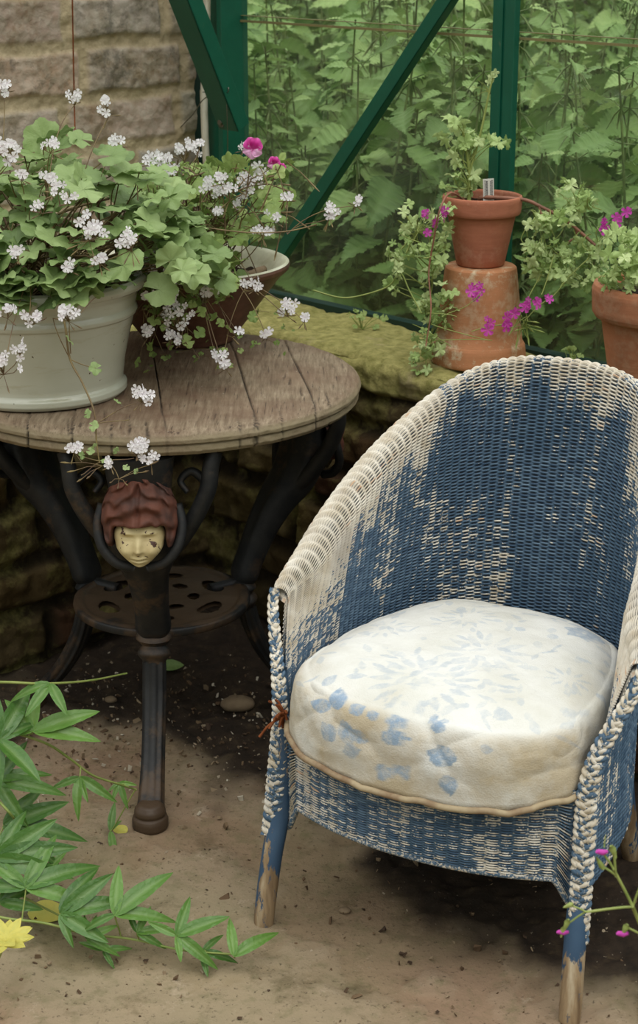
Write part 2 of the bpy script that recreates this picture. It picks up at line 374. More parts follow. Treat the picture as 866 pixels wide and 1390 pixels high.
    g = G('piping'); MAT['piping'] = g.fin(g.mix(g.mr(g.noise(g.obj(), 26, 4), .4, .66), (168, 152, 122), (132, 108, 82)), .9)
    g = G('slit'); MAT['slit'] = g.fin((120, 100, 70), .9)
    # table
    g = G('table_wood'); o = g.obj(); pk = g.attr('plank'); 
    gr = g.noise(g.scale(o, (16, 1.2, 16)), 9, 7, .68); n1 = g.noise(o, 5, 5, .65)
    c = g.ramp(gr, [(.25, (84, 70, 56)), (.45, (122, 106, 86)), (.62, (146, 130, 108)), (.8, (176, 162, 138))])
    c = g.mix(g.mr(n1, .40, .62, 0, .8), c, (100, 74, 58)); c = g.mix(g.mr(g.noise(o, 2.4, 3), .5, .64, 0, .6), c, (168, 148, 122)); c = g.mix(g.mr(g.noise(g.scale(o, (30, 1.6, 30)), 8, 4, .6), .60, .68, 0, .75), c, (58, 44, 36))
    c = g.mix(g.mr(g.noise(o, 120, 3, .7), .68, .75, 0, .6), c, (190, 186, 170))
    c = g.mix(g.math('MULTIPLY', g.attr('side'), g.mr(g.noise(o, 12, 4), .2, .6)), c, (136, 124, 98))
    c = g.mix(g.attr('gap'), c, (22, 18, 14))
    MAT['wood'] = g.fin(c, .72, g.bump(gr, .45, .003), .3)
    g = G('cast_iron'); o = g.obj(); n = g.noise(o, 24, 6, .7)
    c = g.mix(g.mr(n, .4, .6), (22, 24, 26), (38, 38, 37)); c = g.mix(g.mr(g.math('ADD', g.noise(o, 11, 5, .7), g.math('MULTIPLY', g.attr('rusty'), .25)), .56, .68), c, g.mix(n, (58, 42, 30), (86, 70, 52)))
    MAT['iron'] = g.fin(c, .55, g.bump(n, .4, .003), .4)
    g = G('mask_face'); o = g.obj(); chip = g.mr(g.noise(o, 62, 3, .6), .60, .63)
    c = g.mix(g.mr(g.noise(o, 30, 4), .4, .7, 0, .6), (206, 190, 142), (168, 146, 100)); MAT['face'] = g.fin(g.mix(chip, c, (70, 44, 32)), .6, g.bump(g.noise(o, 60, 4), .25, .002))
    g = G('mask_hair'); o = g.obj(); MAT['hair'] = g.fin(g.mix(g.mr(g.noise(o, 30, 5), .4, .65), (96, 54, 38), (66, 42, 34)), .75, g.bump(g.noise(o, 50, 4), .5, .004))
    # pots
    MAT['tc_new'] = M_terracotta('terracotta_upper', (176, 112, 86), (150, 92, 70), (196, 150, 124), seed=1)
    MAT['tc_old'] = M_terracotta('terracotta_old', (190, 130, 92), (158, 112, 76), (200, 182, 152), seed=5)
    MAT['tc_right'] = M_terracotta('terracotta_right', (182, 120, 86), (144, 96, 68), (180, 150, 122), seed=9)
    g = G('brown_glaze'); o = g.obj(); MAT['brown'] = g.fin(g.ramp(g.noise(o, 9, 6, .7), [(.3, (64, 42, 34)), (.55, (94, 62, 48)), (.75, (128, 92, 72))]), .5, g.bump(g.noise(o, 60, 4), .2, .002))
    g = G('cream_glaze'); o = g.obj(); MAT['creamg'] = g.fin(g.mix(g.mr(g.noise(o, 12, 5, .7), .4, .7), (208, 206, 184), (164, 160, 128)), .35)
    g = G('white_glaze'); o = g.obj(); c = g.mix(g.mr(g.noise(o, 4, 5), .4, .7), (190, 191, 175), (172, 173, 154)); c = g.mix(g.mr(g.noise(o, 85, 2), .73, .75), c, (90, 80, 60)); c = g.mix(g.mr(g.noise(g.scale(o, (1, 1, 5)), 9, 5, .7), .58, .75, 0, .5), c, (150, 140, 108))
    MAT['whiteg'] = g.fin(c, .18, None, .5, coat=.3)
    g = G('soil'); o = g.obj(); MAT['soil'] = g.fin(g.ramp(g.noise(o, 60, 5, .7), [(.3, (26, 20, 16)), (.7, (64, 50, 38))]), .95, g.bump(g.noise(o, 90, 4), .8, .006), .1)
    # plants
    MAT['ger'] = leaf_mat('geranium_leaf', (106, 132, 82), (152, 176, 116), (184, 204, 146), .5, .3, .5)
    MAT['ger_s'] = leaf_mat('small_geranium_leaf', (98, 122, 62), (138, 162, 90), (176, 194, 124), .5, .3, .35)
    MAT['curly'] = leaf_mat('curly_leaf', (126, 154, 86), (172, 198, 124), (210, 226, 168), .55, .3, .3)
    MAT['nettle'] = leaf_mat('nettle_leaf', (90, 118, 66), (140, 168, 100), (194, 212, 142), .5, .25, .6, ovar=.35)
    MAT['vine'] = leaf_mat('vine_leaf', (50, 90, 36), (78, 120, 50), (116, 158, 72), .35, .25, .6, .5)
    MAT['yellow'] = leaf_mat('yellow_leaf', (188, 180, 84), (206, 196, 98), (216, 206, 110), .6, .2, .3)
    MAT['stem_r'] = stem_mat('red_stem', (96, 74, 54), (128, 112, 70)); MAT['stem_g'] = stem_mat('green_stem', (120, 138, 66), (150, 160, 88)); MAT['stem_n'] = stem_mat('nettle_stem', (88, 104, 58), (128, 140, 84))
    MAT['twig'] = stem_mat('twig', (150, 100, 78), (116, 78, 58))
    g = G('white_petal'); MAT['petal'] = g.fin(g.mix(g.math('MULTIPLY', g.attr('rnd'), 1.0), (250, 248, 250), (150, 70, 140)), .6, None, .2, trans=.25)
    g = G('magenta_petal'); MAT['magenta'] = g.fin(g.mix(g.attr('rnd'), (222, 96, 198), (188, 52, 156)), .55, None, .2, trans=.25)
    g = G('pink_petal'); MAT['pink'] = g.fin(g.ramp(g.attr('rnd'), [(0, (240, 190, 226)), (.5, (226, 84, 176)), (1, (196, 26, 130))]), .55, None, .2, trans=.25)
    g = G('plastic_label'); MAT['label'] = g.fin((222, 222, 212), .5); g = G('ink'); MAT['ink'] = g.fin((70, 70, 74), .7)
    g = G('stone'); o = g.obj(); MAT['stone'] = g.fin(g.mix(g.noise(o, 40, 5), (96, 78, 58), (140, 122, 96)), .9, g.bump(g.noise(o, 80, 4), .5, .003))
    g = G('debris'); MAT['debris'] = g.fin(g.ramp(g.attr('rnd'), [(0, (60, 44, 30)), (.4, (98, 76, 52)), (.75, (140, 122, 96)), (1, (196, 188, 170))]), .9)
MAT = {}
build_materials()
build_left_wall()
low_wall(wall, -.80, 1.35, .68, .27, 3, 'wall_right', 'low mossy stone wall carrying the terracotta pots', 1)
low_wall(lambda s, n, z: lwall(s, .27+n, z), -.02, 1.3, .68, .27, 53, 'wall_back', 'dark low stone wall footing behind the iron table', -1, .006)
build_floor()

# ------------------------------------------------------------------ ground outside and nettles
def outside():
    s = np.linspace(-6, 3.5, 160); n = np.linspace(.28, 6.5, 120); S, N = np.meshgrid(s, n, indexing='ij')
    z = .42+.02*S+.55*sst(.6, 2.6, N)+.35*sst(2.4, 4.5, N); P = wall(S, N, z); P[..., 2] += fbm(P, 2.5, 4, 3)*.12
    mb = MB(); mb.add(P, gridF(*S.shape)); o = mb.build('ground_outside', MAT['bank']); tag(o, 'dark earth bank outside the greenhouse', 'ground', kind='structure')
def bank_z(s, n): return .42+.02*s+.55*float(sst(.6, 2.6, np.array(n)))+.35*float(sst(2.4, 4.5, np.array(n)))
outside()

def nettle_leaf(n=22):
    # ovate, toothed leaf along +Y, unit length
    t = np.linspace(0, 1, n*2+1); k = np.arange(len(t)) % 2
    w = .36*np.sin(PI*t**.62)**.85*(1-.25*t); wt = w*(1+.13*k)-.015*(k == 0)
    wt = np.maximum(wt, .002); V = []; U = []
    for j, a in enumerate((-1, -.5, 0, .5, 1)):
        ty = t-(.035*k*(-1)+.0)*(abs(a) == 1)*1.0
        x = a*(wt if abs(a) == 1 else w); y = ty
        z = .10*np.abs(a)*w*2-.28*t**2+.02*np.sin(t*38)*abs(a)
        V.append(np.stack([x, y, z], -1))
        vein = np.maximum(np.exp(-(a/.12)**2)*np.ones_like(t), (np.cos((t*7-abs(a)*1.6)*2*PI) > .86)*1.0*.8)
        U.append(np.stack([a*np.ones_like(t)*.5+.5, t, vein], -1))
    V = np.stack(V, 1); U = np.stack(U, 1)
    return V.reshape(-1, 3), gridF(len(t), 5)[:, ::-1], U.reshape(-1, 3)
NL = nettle_leaf()
def place_leaf(mb, T, pos, fwd, up, sc, rnd, roll=0):
    R = frame(fwd, up); V = (T[0]*sc)@R.T+pos; mb.add(V, T[1], uvp=T[2], rnd=rnd)
def nettle_variant(k):
    r = np.random.default_rng(100+k); H = 1.0; n = 11
    lv, st = MB(), MB(); lean = r.normal(0, .05, 2)
    z = np.linspace(0, H, 9); path = np.stack([lean[0]*z**2, lean[1]*z**2, z], -1); st.add(*tube(path, np.linspace(.006, .0025, 9), 5))
    for i in range(n):
        h = .12+.86*(i/(n-1))**.9; c = np.array([lean[0]*h*h, lean[1]*h*h, h]); size = (.085+.075*math.sin(PI*min(1, (i+1)/(n+1))**.9))*(.9 if i < n-2 else .55)
        a0 = (i % 2)*PI/2+r.normal(0, .3)
        for q in (0, PI):
            a = a0+q+r.normal(0, .15); el = r.uniform(-.35, .55)-(.2 if i < n/2 else 0)+(.4 if i > n-3 else 0)
            f = np.array([math.cos(a)*math.cos(el), math.sin(a)*math.cos(el), math.sin(el)]); base = c+f*.035
            st.add(*tube([c, c+f*.018, base], [.0018, .0015, .0013], 4))
            place_leaf(lv, NL, base, f-np.array([0, 0, .25]), [r.normal(0, .45), r.normal(0, .45), 1], size*r.uniform(.75, 1.2), np.clip(.05+.6*(i/n)+r.normal(0, .2), 0, 1))
        if i > 4 and r.random() < .6:     # small hanging catkins
            for q in range(3):
                a = r.uniform(0, 2*PI); d = np.array([math.cos(a), math.sin(a), -.8]); st.add(*tube([c, c+d*.02, c+d*.045-np.array([0, 0, .015])], [.0012, .0028, .001], 4))
    return lv.build('foliage', MAT['nettle'], data_only=True), st.build('stem', MAT['stem_n'], data_only=True)
NV = [nettle_variant(k) for k in range(7)]
def nettles():
    r = np.random.default_rng(4); cnt = 0; tries = 0
    BP = wall(np.array([0.]), .262, 0)[0]
    rows = []
    for band, (lo, hi, num) in enumerate(((.10, .45, 46), (.45, 1.0, 44), (1.0, 1.9, 44), (1.9, 3.4, 50))):
        k = 0
        while k < num:
            px = 285+(905-285)*((k+r.random())/num); d = r.uniform(lo, hi)
            X = None
            # walk along the pixel column until the wanted distance behind the glass
            a = (px-433)/F*.98
            # point (a*Y, Y): n = (aY-WP0)*WN0+(Y-WP1)*WN1 = .262+d
            Y = (.262+d+WP@WN)/(a*WN[0]+WN[1]); X = a*Y
            s = (X-WP[0])*WS[0]+(Y-WP[1])*WS[1]
            g = bank_z(s, .262+d)
            top = {0: r.uniform(.95, 1.28), 1: r.uniform(1.1, 1.42), 2: r.uniform(1.25, 1.6), 3: r.uniform(1.5, 1.95)}[band]
            if band == 0 and r.random() < .3: top = r.uniform(.7, .95)
            if d < .16: top = min(top, .95)
            side = 'right' if px > 700 else 'left'
            where = ('pressed close behind the %s greenhouse pane' % side) if band < 2 else ('growing up the bank beyond the %s greenhouse pane' % side)
            o = empty('nettle_plant', (X, Y, g-.05), r.uniform(0, 2*PI)); sc = max(.45, (top-g+.05)); o.scale = (max(.8, min(1.15, sc)), max(.8, min(1.15, sc)), sc)
            tag(o, 'stinging nettle with toothed green leaves '+where, 'nettle', 'stinging nettles '+where)
            v = NV[r.integers(0, 7)]
            for me in v:
                c = bpy.data.objects.new(me.name.split('.')[0], me); COL.objects.link(c); c.parent = o
            k += 1
nettles()
# low leafy ground cover on the bank, uncountable
def cover():
    r = np.random.default_rng(8); mb = MB()
    for k in range(1500):
        px = r.uniform(280, 910); d = r.uniform(.08, 4.2)**1.0; a = (px-433)/F*.98; Y = (.262+d+WP@WN)/(a*WN[0]+WN[1]); X = a*Y; s = (X-WP[0])*WS[0]+(Y-WP[1])*WS[1]
        h = r.uniform(0, .25) if d < 3 else r.uniform(0, 1.1); f = nrm(r.normal(0, 1, 3)*[1, 1, .3]-[0, .5, 0])
        place_leaf(mb, NL, np.array([X, Y, bank_z(s, .262+d)+h]), f, [r.normal(0, .4), -.7, 1], r.uniform(.08, .15), r.uniform(0, .8))
    o = mb.build('undergrowth', MAT['nettle']); tag(o, 'mixed low green undergrowth covering the bank outside', 'undergrowth', kind='stuff')
cover()

# ------------------------------------------------------------------ greenhouse frame
def onG(px, py, n=.245):
    """point in a vertical plane n metres behind the low wall's face"""
    r = ray(px, py); o = np.array([0, 0, CH]); k = (n+WP@WN)/(r[0]*WN[0]+r[1]*WN[1]); return o+r*k
def s_of(P): return (P[0]-WP[0])*WS[0]+(P[1]-WP[1])*WS[1]
GN = .245
s_post = s_of(onG(328, 200)); s_bar = s_of(onG(687, 200)); s_end = s_of(onG(866, 200))+.5
z_lap1 = onG(520, 33)[2]
def pane_box(mb, s0, s1, z0, z1, n, t=.003):
    V, Q = boxV((0, 0, 0), (1, 1, 1)); mb.add(wall(s0+V[:, 0]*(s1-s0), n+V[:, 1]*t, z0+V[:, 2]*(z1-z0)), Q)
def window(nm, s0, s1, label):
    root = empty(nm, wall(np.array([s0]), GN, .69)[0]); tag(root, label, 'window', kind='structure')
    def par(ob): ob.parent = root; ob.location = tuple(-np.array(root.location)); return ob
    m = MB(); pane_box(m, s0, s1, .69, z_lap1, GN+.004); par(m.build('lower_pane', MAT['glass'], None, False))
    m = MB(); pane_box(m, s0, s1, z_lap1-.012, 1.95, GN+.0005); par(m.build('upper_pane', MAT['glass'], None, False))
    m = MB(); pane_box(m, s0, s1, z_lap1-.0135, z_lap1-.0085, GN-.003, .004); pane_box(m, s0, s1, z_lap1+.0, z_lap1+.0015, GN-.001, .008)
    par(m.build('pane_edge', MAT['glass_edge'], None, False))
    m = MB(); pane_box(m, s0, s1, .672, .694, GN-.008, .03); par(m.build('sill_rail', MAT['dgreen'], None, False))
window('window_1', s_post, s_bar-.02, 'greenhouse glass between the corner post and the middle glazing bar')
window('window_2', s_bar+.02, s_end, 'greenhouse glass right of the middle glazing bar')
def frame_bar(name, label, prof, s, z0, z1, mat=None):
    """extrude a list of (s0,s1,n0,n1) boxes vertically"""
    m = MB()
    for a, b, c, d in prof:
        V, Q = boxV((0, 0, 0), (1, 1, 1)); m.add(wall(s+a+V[:, 0]*(b-a), c+V[:, 1]*(d-c), z0+V[:, 2]*(z1-z0)), Q)
    o = m.build(name, mat or MAT['green'], None, False); bevel(o, .0015); tag(o, label, 'frame', kind='structure'); return o
frame_bar('trim_1', 'green glazing bar behind the upper terracotta pot', [(-.028, -.003, GN-.02, GN-.004), (.003, .028, GN-.02, GN-.004), (-.006, .006, GN-.016, GN+.012)], s_bar, .69, 1.95)
frame_bar('trim_2', 'wide green corner post of the greenhouse', [(-.078, -.012, GN-.05, GN-.03), (-.078, -.060, GN-.03, GN+.02), (-.012, .004, GN-.06, GN+.006), (-.078, .004, GN+.004, GN+.02)], s_post, .66, 1.95)
sL = s_of(onG(263, 100)); frame_bar('trim_3', 'dark green angle between brick wall and corner post', [(-.012, .030, GN-.03, GN+.02)], sL, .66, 1.95, MAT['dgreen'])
# white pipe
def pixpath(pts, Yn=None): return np.array([onG(x, y, n) for x, y, n in pts])
m = MB(); m.add(*tube(spline(pixpath([(282, -330, .17), (281, -40, .17), (280, 60, .17), (277, 130, .17), (279, 200, .175), (282, 260, .18), (285, 420, .19)]), 6), .0085, 12))
o = m.build('drain_pipe', MAT['pipe']); tag(o, 'thin white plastic pipe running down beside the green corner post', 'pipe')
m = MB(); m.add(*tube(spline(pixpath([(274, 122, .172), (277, 190, .174), (280, 250, .18), (282, 330, .19)]), 6), .005, 8)); m.build('inner_hose', MAT['pipe'], o)
# rusty strip against the brick
m = MB(); V, Q = boxV((0, 0, 0), (1, 1, 1)); a = onG(243, 240, .20); b = onG(256, 76, .20)
sa = s_of(onG(243, 150, .20)); sb = s_of(onG(256, 150, .20)); m.add(wall(sa+V[:, 0]*(sb-sa), .20+V[:, 1]*.012, a[2]-.12+V[:, 2]*(b[2]-a[2]+.12)), Q)
o = m.build('iron_strip', MAT['rust'], None, False); bevel(o, .002); tag(o, 'rusty brown iron strip at the end of the brick wall', 'strip')
# diagonal braces: real L-section bars
def angle_bar(name, A, B, up, w, t, label, mat, h2=.8):
    A, B = np.asarray(A), np.asarray(B); f = nrm(B-A); B = A+f*((1.95-A[2])/f[2]); R = frame(f, up); L = np.linalg.norm(B-A); m = MB()
    for lo, hi in (((-w/2, 0, 0), (w/2, L, t)), ((w/2-t, 0, -w*h2), (w/2, L, t))):
        V, Q = boxV(lo, hi); m.add(V@R.T+A, Q)
    o = m.build(name, mat, None, False); bevel(o, .001); tag(o, label, 'brace'); return o
nrmw = np.array([-WN[0], -WN[1], 0])
bB = angle_bar('diagonal_brace', onG(374, 352, .215), onG(618, -22, .215), nrmw, .030, .003, 'long slim green diagonal brace crossing the glass', MAT['green'], .7)
bA = angle_bar('diagonal_brace', onG(312, 176, .12), onG(228, -40, -.05), nrm(nrmw+np.array([-.25, -.3, .0])), .062, .004, 'broad green diagonal brace bolted to the corner post', MAT['green'], .55)
m = MB(); c = onG(300, 166, .11); V, Q = lathe([(0, .006), (.006, .006), (.007, .003), (.007, 0), (.012, 0), (.012, -.002), (0, -.002)], 6, sub=1); R = frame([0, 0, 1], nrmw); m.add(V@R.T+c, Q); m.build('bolt', MAT['wire'], bA, False)
# tie wire round the brace
m = MB()
def onP(px, py, n): return onG(px, py, n)
m.add(*tube(spline([onP(275, 125, .10), onP(290, 125, .095), onP(305, 123, .09), onP(310, 119, .085), onP(309, 125, .085), onP(300, 126, .09), onP(285, 130, .095), onP(274, 137, .11), onP(262, 155, .15), onP(240, 178, .17), onP(222, 200, .17)], 5), .0012, 5))
m.add(*tube(spline([onP(307, 124, .088), onP(308, 150, .088), onP(309, 180, .10), onP(309, 206, .12)], 4), .0010, 5))
o = m.build('tie_wire', MAT['wire']); tag(o, 'grey tie wire looped round the broad green brace', 'wire')
m = MB(); a = onG(98, -10, -.2)
p0 = lwall(np.array([.42]), .03, 1.55)[0]
m.add(*tube([atY(96, -220, 3.70), atY(98, -10, 3.70), atY(99, 50, 3.70), atY(101, 150, 3.70), atY(102, 185, 3.68)], .0016, 5)); o = m.build('garden_wire', MAT['rust']); tag(o, 'thin rusty wire hanging down the brick wall', 'wire')


# ================================================================== CHAIR
RW, RD, RF, ZB, ZF, E1, E2, EG = .307, .531, .081, .837, .528, .76, 1.03, .90
def arcpar(f, n, lo=-1., hi=1.):
    t = np.linspace(lo, hi, 4001); P = f(t); L = np.concatenate([[0], np.cumsum(np.linalg.norm(np.diff(P, axis=0), axis=1))]); return np.interp(np.linspace(0, L[-1], n), L, t)
def rimP(t):
    ph = np.abs(t)*PI/2; cx = np.sign(t)*RW*np.sin(ph)**E1; c = np.clip(np.cos(ph), 1e-6, 1); return np.stack([cx, RF+(RD-RF)*c**E2, ZF+(ZB-ZF)*c**EG], -1)
def baseP(t):
    ph = np.abs(t)*PI/2; cx = np.sign(t)*.250*np.sin(ph)**.62; c = np.clip(np.cos(ph), 1e-6, 1); return np.stack([cx, .018+(.42-.018)*c**.72, 0*c], -1)
def shell_pt(u, z01, out, ROLL=.013):
    """u in 0..1 round the chair; z01 fraction of inner height; out: outward offset"""
    pass
def weave(mb, P, uc, vc, amp, wear, step_rows, flip=1, N=None):
    nU, nV = uc.shape
    if N is None: N = gridN(P)
    i = np.floor(vc+1e-6); fr = vc-i; prof = np.sin(PI*np.clip(fr, 0, 1))**.7
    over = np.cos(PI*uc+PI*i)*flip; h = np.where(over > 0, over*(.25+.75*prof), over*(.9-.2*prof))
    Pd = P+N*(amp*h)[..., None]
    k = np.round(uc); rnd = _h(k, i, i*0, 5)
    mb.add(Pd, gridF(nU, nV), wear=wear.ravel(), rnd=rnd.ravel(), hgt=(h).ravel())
chair = empty('wicker_armchair', (0, 0, 0))
tag(chair, 'worn blue woven wicker tub armchair with peeling paint and cream patches', 'chair')
def build_shell():
    NC, SPC = 84, 5; nu = NC*SPC+1; NW, SPW = 232, 4; nv = NW*SPW+1
    dense = np.linspace(-1, 1, nu)
    tr = arcpar(rimP, nu); tb = arcpar(baseP, nu); R = rimP(tr); B = baseP(tb)
    Rt = nrm(np.gradient(R*[1, 1, 0], axis=0)); O = np.stack([-Rt[:, 1], Rt[:, 0], 0*Rt[:, 0]], -1)      # outward normal in plan
    if (O[nu//2] @ np.array([0, 1, 0])) < 0: O = -O
    u01 = np.abs(np.linspace(-1, 1, nu)); ROLL = (.014+.016*sst(.20, .5, u01)*sst(1.0, .86, u01))[:, None]; uc = np.linspace(0, NC, nu)
    z0 = .185
    inner_top = R-O*2*ROLL; inner_top[:, 2] -= ROLL[:, 0]
    # inner side then over the roll
    zt = inner_top[:, 2]; Linn = zt-z0; arc = PI*ROLL[:, 0]
    Pg = np.zeros((nu, nv, 3)); fr = np.linspace(0, 1, nv)[None, :]*(Linn+arc)[:, None]
    inn = fr <= Linn[:, None]
    z = np.where(inn, z0+fr, 0); h = np.clip((z-.33)/(zt[:, None]-.33), 0, 1)**(1.25+.5*sst(.3, .7, u01)[:, None])
    lean = 1-.0*z
    Pin = B[:, None]*(1-h[..., None])+inner_top[:, None]*h[..., None]; Pin[..., 2] = z
    th = np.clip((fr-Linn[:, None])/ROLL, 0, PI); R3 = ROLL[:, :, None]
    C = inner_top+O*ROLL
    Pro = C[:, None]-O[:, None]*np.cos(th)[..., None]*R3+np.array([0, 0, 1.])*np.sin(th)[..., None]*R3
    P = np.where(inn[..., None], Pin, Pro)
    P[..., :2] += (fbm(P, 5, 2, 3)*.004)[..., None]
    # wear: cream near the rim and along the arms, streaks elsewhere
    def wear(P, uc, vc, u01):
        zr = P[..., 2]/np.maximum(R[:, 2][:, None], .1)
        kcol = np.round(uc); cell = _h(kcol, np.floor(vc), kcol*0, 8)
        rimw = sst(.80, 1.0, zr)*.55*(.55+.45*sst(.18, .45, u01)[:, None])+.34*sst(.50, .95, u01)[:, None]*sst(.66, .95, zr)
        rimw = rimw+.20*sst(.90, .985, zr)+.10*vn(P3(uc*.9, vc*.02), 1, 3)*sst(.6, .8, zr)
        streak = fbm(P3(uc*.30, vc*.011), 1, 3, 2); patch = fbm(P, 9, 4, 6); colw = _h(kcol, kcol*0, kcol*0, 3)-.5
        w = .235+rimw*.88+streak*.46+patch*.40+colw*.16+(cell-.5)*.42*(.5+.8*sst(-.2, .3, streak+patch))
        low = .16*sst(.42, .30, P[..., 2])
        return w+low
    mb = MB(); UC = np.repeat(uc[:, None], nv, 1); VC = np.repeat(np.linspace(0, NW, nv)[None], nu, 0)
    Pw = CW(P); W1 = wear(P, UC, VC, u01)
    N = gridN(Pw); cen = CW(np.array([0, .2, .5])); mid = nu//2
    if (N[mid, nv//3]@(cen-Pw[mid, nv//3])) < 0: N = -N
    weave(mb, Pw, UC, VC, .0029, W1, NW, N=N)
    # outer side
    NW2, S2 = 120, 4; nv2 = NW2*S2+1; nu2 = nu
    f2 = np.linspace(0, 1, nv2)[None]*np.ones((nu, 1)); zo = (zt[:, None])*(1-f2)+z0*f2
    h = np.clip((zo-.33)/(zt[:, None]-.33), 0, 1)**(1.25+.5*sst(.3, .7, u01)[:, None]); th = .006+(2*ROLL-.006)*sst(.93, 1, h)
    Po = B[:, None]*(1-h[..., None])+inner_top[:, None]*h[..., None]+O[:, None]*th[..., None]; Po[..., 2] = zo
    VC2 = np.repeat(np.linspace(0, NW2, nv2)[None], nu, 0); UC2 = np.repeat(uc[:, None], nv2, 1)
    Pw2 = CW(Po); N2 = gridN(Pw2)
    if (N2[mid, nv2//3]@(cen-Pw2[mid, nv2//3])) > 0: N2 = -N2
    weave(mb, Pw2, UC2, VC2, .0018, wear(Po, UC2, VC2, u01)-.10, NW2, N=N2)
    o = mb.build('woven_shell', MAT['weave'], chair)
    return R, O
RIM, OUT = build_shell()
# front apron
def build_apron():
    NC, SPC, NW, SPW = 26, 6, 66, 4; nu, nv = NC*SPC+1, NW*SPW+1
    u = np.linspace(-1, 1, nu)[:, None]; v = np.linspace(0, 1, nv)[None]
    zb = .158+.050*sst(1, .86, np.abs(u))+.004*(1-u*u); zt = .352-.012*(1-u*u); z = zb+(zt-zb)*v
    bow = .068*(1-np.abs(u)**2.2); cy = .010-bow+ .0*z; cx = u*(.243+.0*z)
    P = np.stack([cx+0*z, cy+0*z, z], -1); Pw = CW(P); N = gridN(Pw)
    if N[nu//2, nv//2, 1] > 0: N = -N
    UC = np.repeat(np.linspace(0, NC, nu)[:, None], nv, 1); VC = np.repeat(np.linspace(0, NW, nv)[None], nu, 0)
    kc = np.round(UC); cell = _h(kc, np.floor(VC), kc*0, 18)
    w = .36+fbm(P3(UC*.35, VC*.018), 1, 3, 12)*.36+fbm(P, 12, 4, 16)*.30+(cell-.5)*.42+.16*sst(.86, 1, v+0*u)+.12*sst(.12, 0, v+0*u)
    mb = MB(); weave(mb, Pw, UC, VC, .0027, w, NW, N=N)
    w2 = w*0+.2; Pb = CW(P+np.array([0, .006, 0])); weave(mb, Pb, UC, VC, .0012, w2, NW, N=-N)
    # rolled bottom edge
    e = np.linspace(-1, 1, 80); pe = np.stack([e*.243, .013-.068*(1-np.abs(e)**2.2), .156+.050*sst(1, .86, np.abs(e))+.004*(1-e*e)], -1)
    V, Q, T = tube(CW(pe), .005, 8); mb.add(V, Q, T, wear=.45, rnd=.5, hgt=.3)
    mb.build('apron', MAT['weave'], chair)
build_apron()
def braid(path, wid, thick, per, name, fade=None):
    """flat three-strand plait along a path"""
    P = spline(path, 24); L = np.concatenate([[0], np.cumsum(np.linalg.norm(np.diff(P, axis=0), axis=1))]); n = int(L[-1]/.0018); s = np.linspace(0, L[-1], n)
    P = np.stack([np.interp(s, L, P[:, k]) for k in range(3)], -1); t = nrm(np.gradient(P, axis=0))
    fr = np.array([-.22, -.97, .1]); side = nrm(np.cross(t, fr)); nor = nrm(np.cross(side, t))
    w = np.interp(s/L[-1], np.linspace(0, 1, len(wid)), wid); mb = MB()
    ph = np.cumsum(2*PI/per*np.gradient(s))
    for k in range(3):
        for sub in (-1.3, 1.3):
            a = ph+k*2*PI/3; x = np.sin(a)*w*.40; y = np.sin(2*a)*thick*.45
            dx = np.cos(a)
            c = P+side*(x+sub*.0016)[:, None]+nor*(y+thick*.6)[:, None]
            V, Q, T = tube(c, .0040*(.5+.6*w/np.max(w)), 6, up=nor[0], flat=.6)
            sw = np.repeat(s, 6); wr = .45+.30*vn(P3(sw*60, sub+k*3.), 1, 4)+.30*(vn(P3(sw*260, k*5.+sub), 1, 9))+.05
            wr = np.concatenate([wr, [.5, .5]]); mb.add(V, Q, T, wear=wr, rnd=.5, hgt=.4)
    # backing
    V, Q, T = tube(P+nor*(-.002), np.maximum(w*.42, .003), 8, flat=.4, up=nor[0]); mb.add(V, Q, T, wear=.3, rnd=.2, hgt=-.2)
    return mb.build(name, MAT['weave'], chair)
def edge_path(sg):
    return CW(np.array([[sg*.258, -.014, .120 if sg > 0 else .150], [sg*.256, -.006, .20], [sg*.253, .004, .29], [sg*.252, .010, .35], [sg*.262, .022, .41], [sg*.283, .048, .465], [sg*.298, .068, .505], [sg*.300, .078, .528]]))
braid(edge_path(-1), [.024, .024, .022, .018, .014, .010], .0032, .034, 'plaited_edge')
braid(edge_path(1), [.026, .028, .028, .024, .018, .012], .0032, .034, 'plaited_edge')
def leg(p, r, nm='leg'):
    m = MB(); p = spline(np.array(p), 8); k = len(p); rr = np.interp(np.linspace(0, 1, k), np.linspace(0, 1, len(r)), r)
    V, Q, T = tube(CW(p), rr, 20); m.add(V, Q, T); return m.build(nm, MAT['leg'], chair)
for sg in (-1, 1):
    leg([[sg*.259, -.036, -.001], [sg*.259, -.035, .004], [sg*.258, -.030, .04], [sg*.254, -.015, .12], [sg*.250, .006, .20], [sg*.249, .016, .34], [sg*.262, .030, .42]], [.010, .0155, .0165, .0165, .0165, .0145, .011, .009])
    leg([[sg*.185, .44, 0], [sg*.182, .42, .06], [sg*.178, .385, .20], [sg*.178, .38, .33]], [.015, .0165, .0165, .016])
# seat frame and board under the cushion
m = MB(); a = np.linspace(-1, 1, 40); bp = baseP(a)*.97+np.array([0, .008, .30]); ctr = np.array([0, .2, .30]); V = np.concatenate([[ctr], bp]); V2 = V+np.array([0, 0, .02])
fr_ = np.array([[0, i, i+1] for i in range(1, 40)]+[[0, 40, 1]]); m.add(CW(V2), None, fr_); m.add(CW(V), None, fr_[:, ::-1])
e1 = np.concatenate([bp, bp+[0, 0, .02]]); m.add(CW(e1), [[i, i+1, 41+i-1+0, 40+i] if False else [i, i+1, i+41, i+40] for i in range(39)]); m.build('seat_board', MAT['dark'], chair, False)

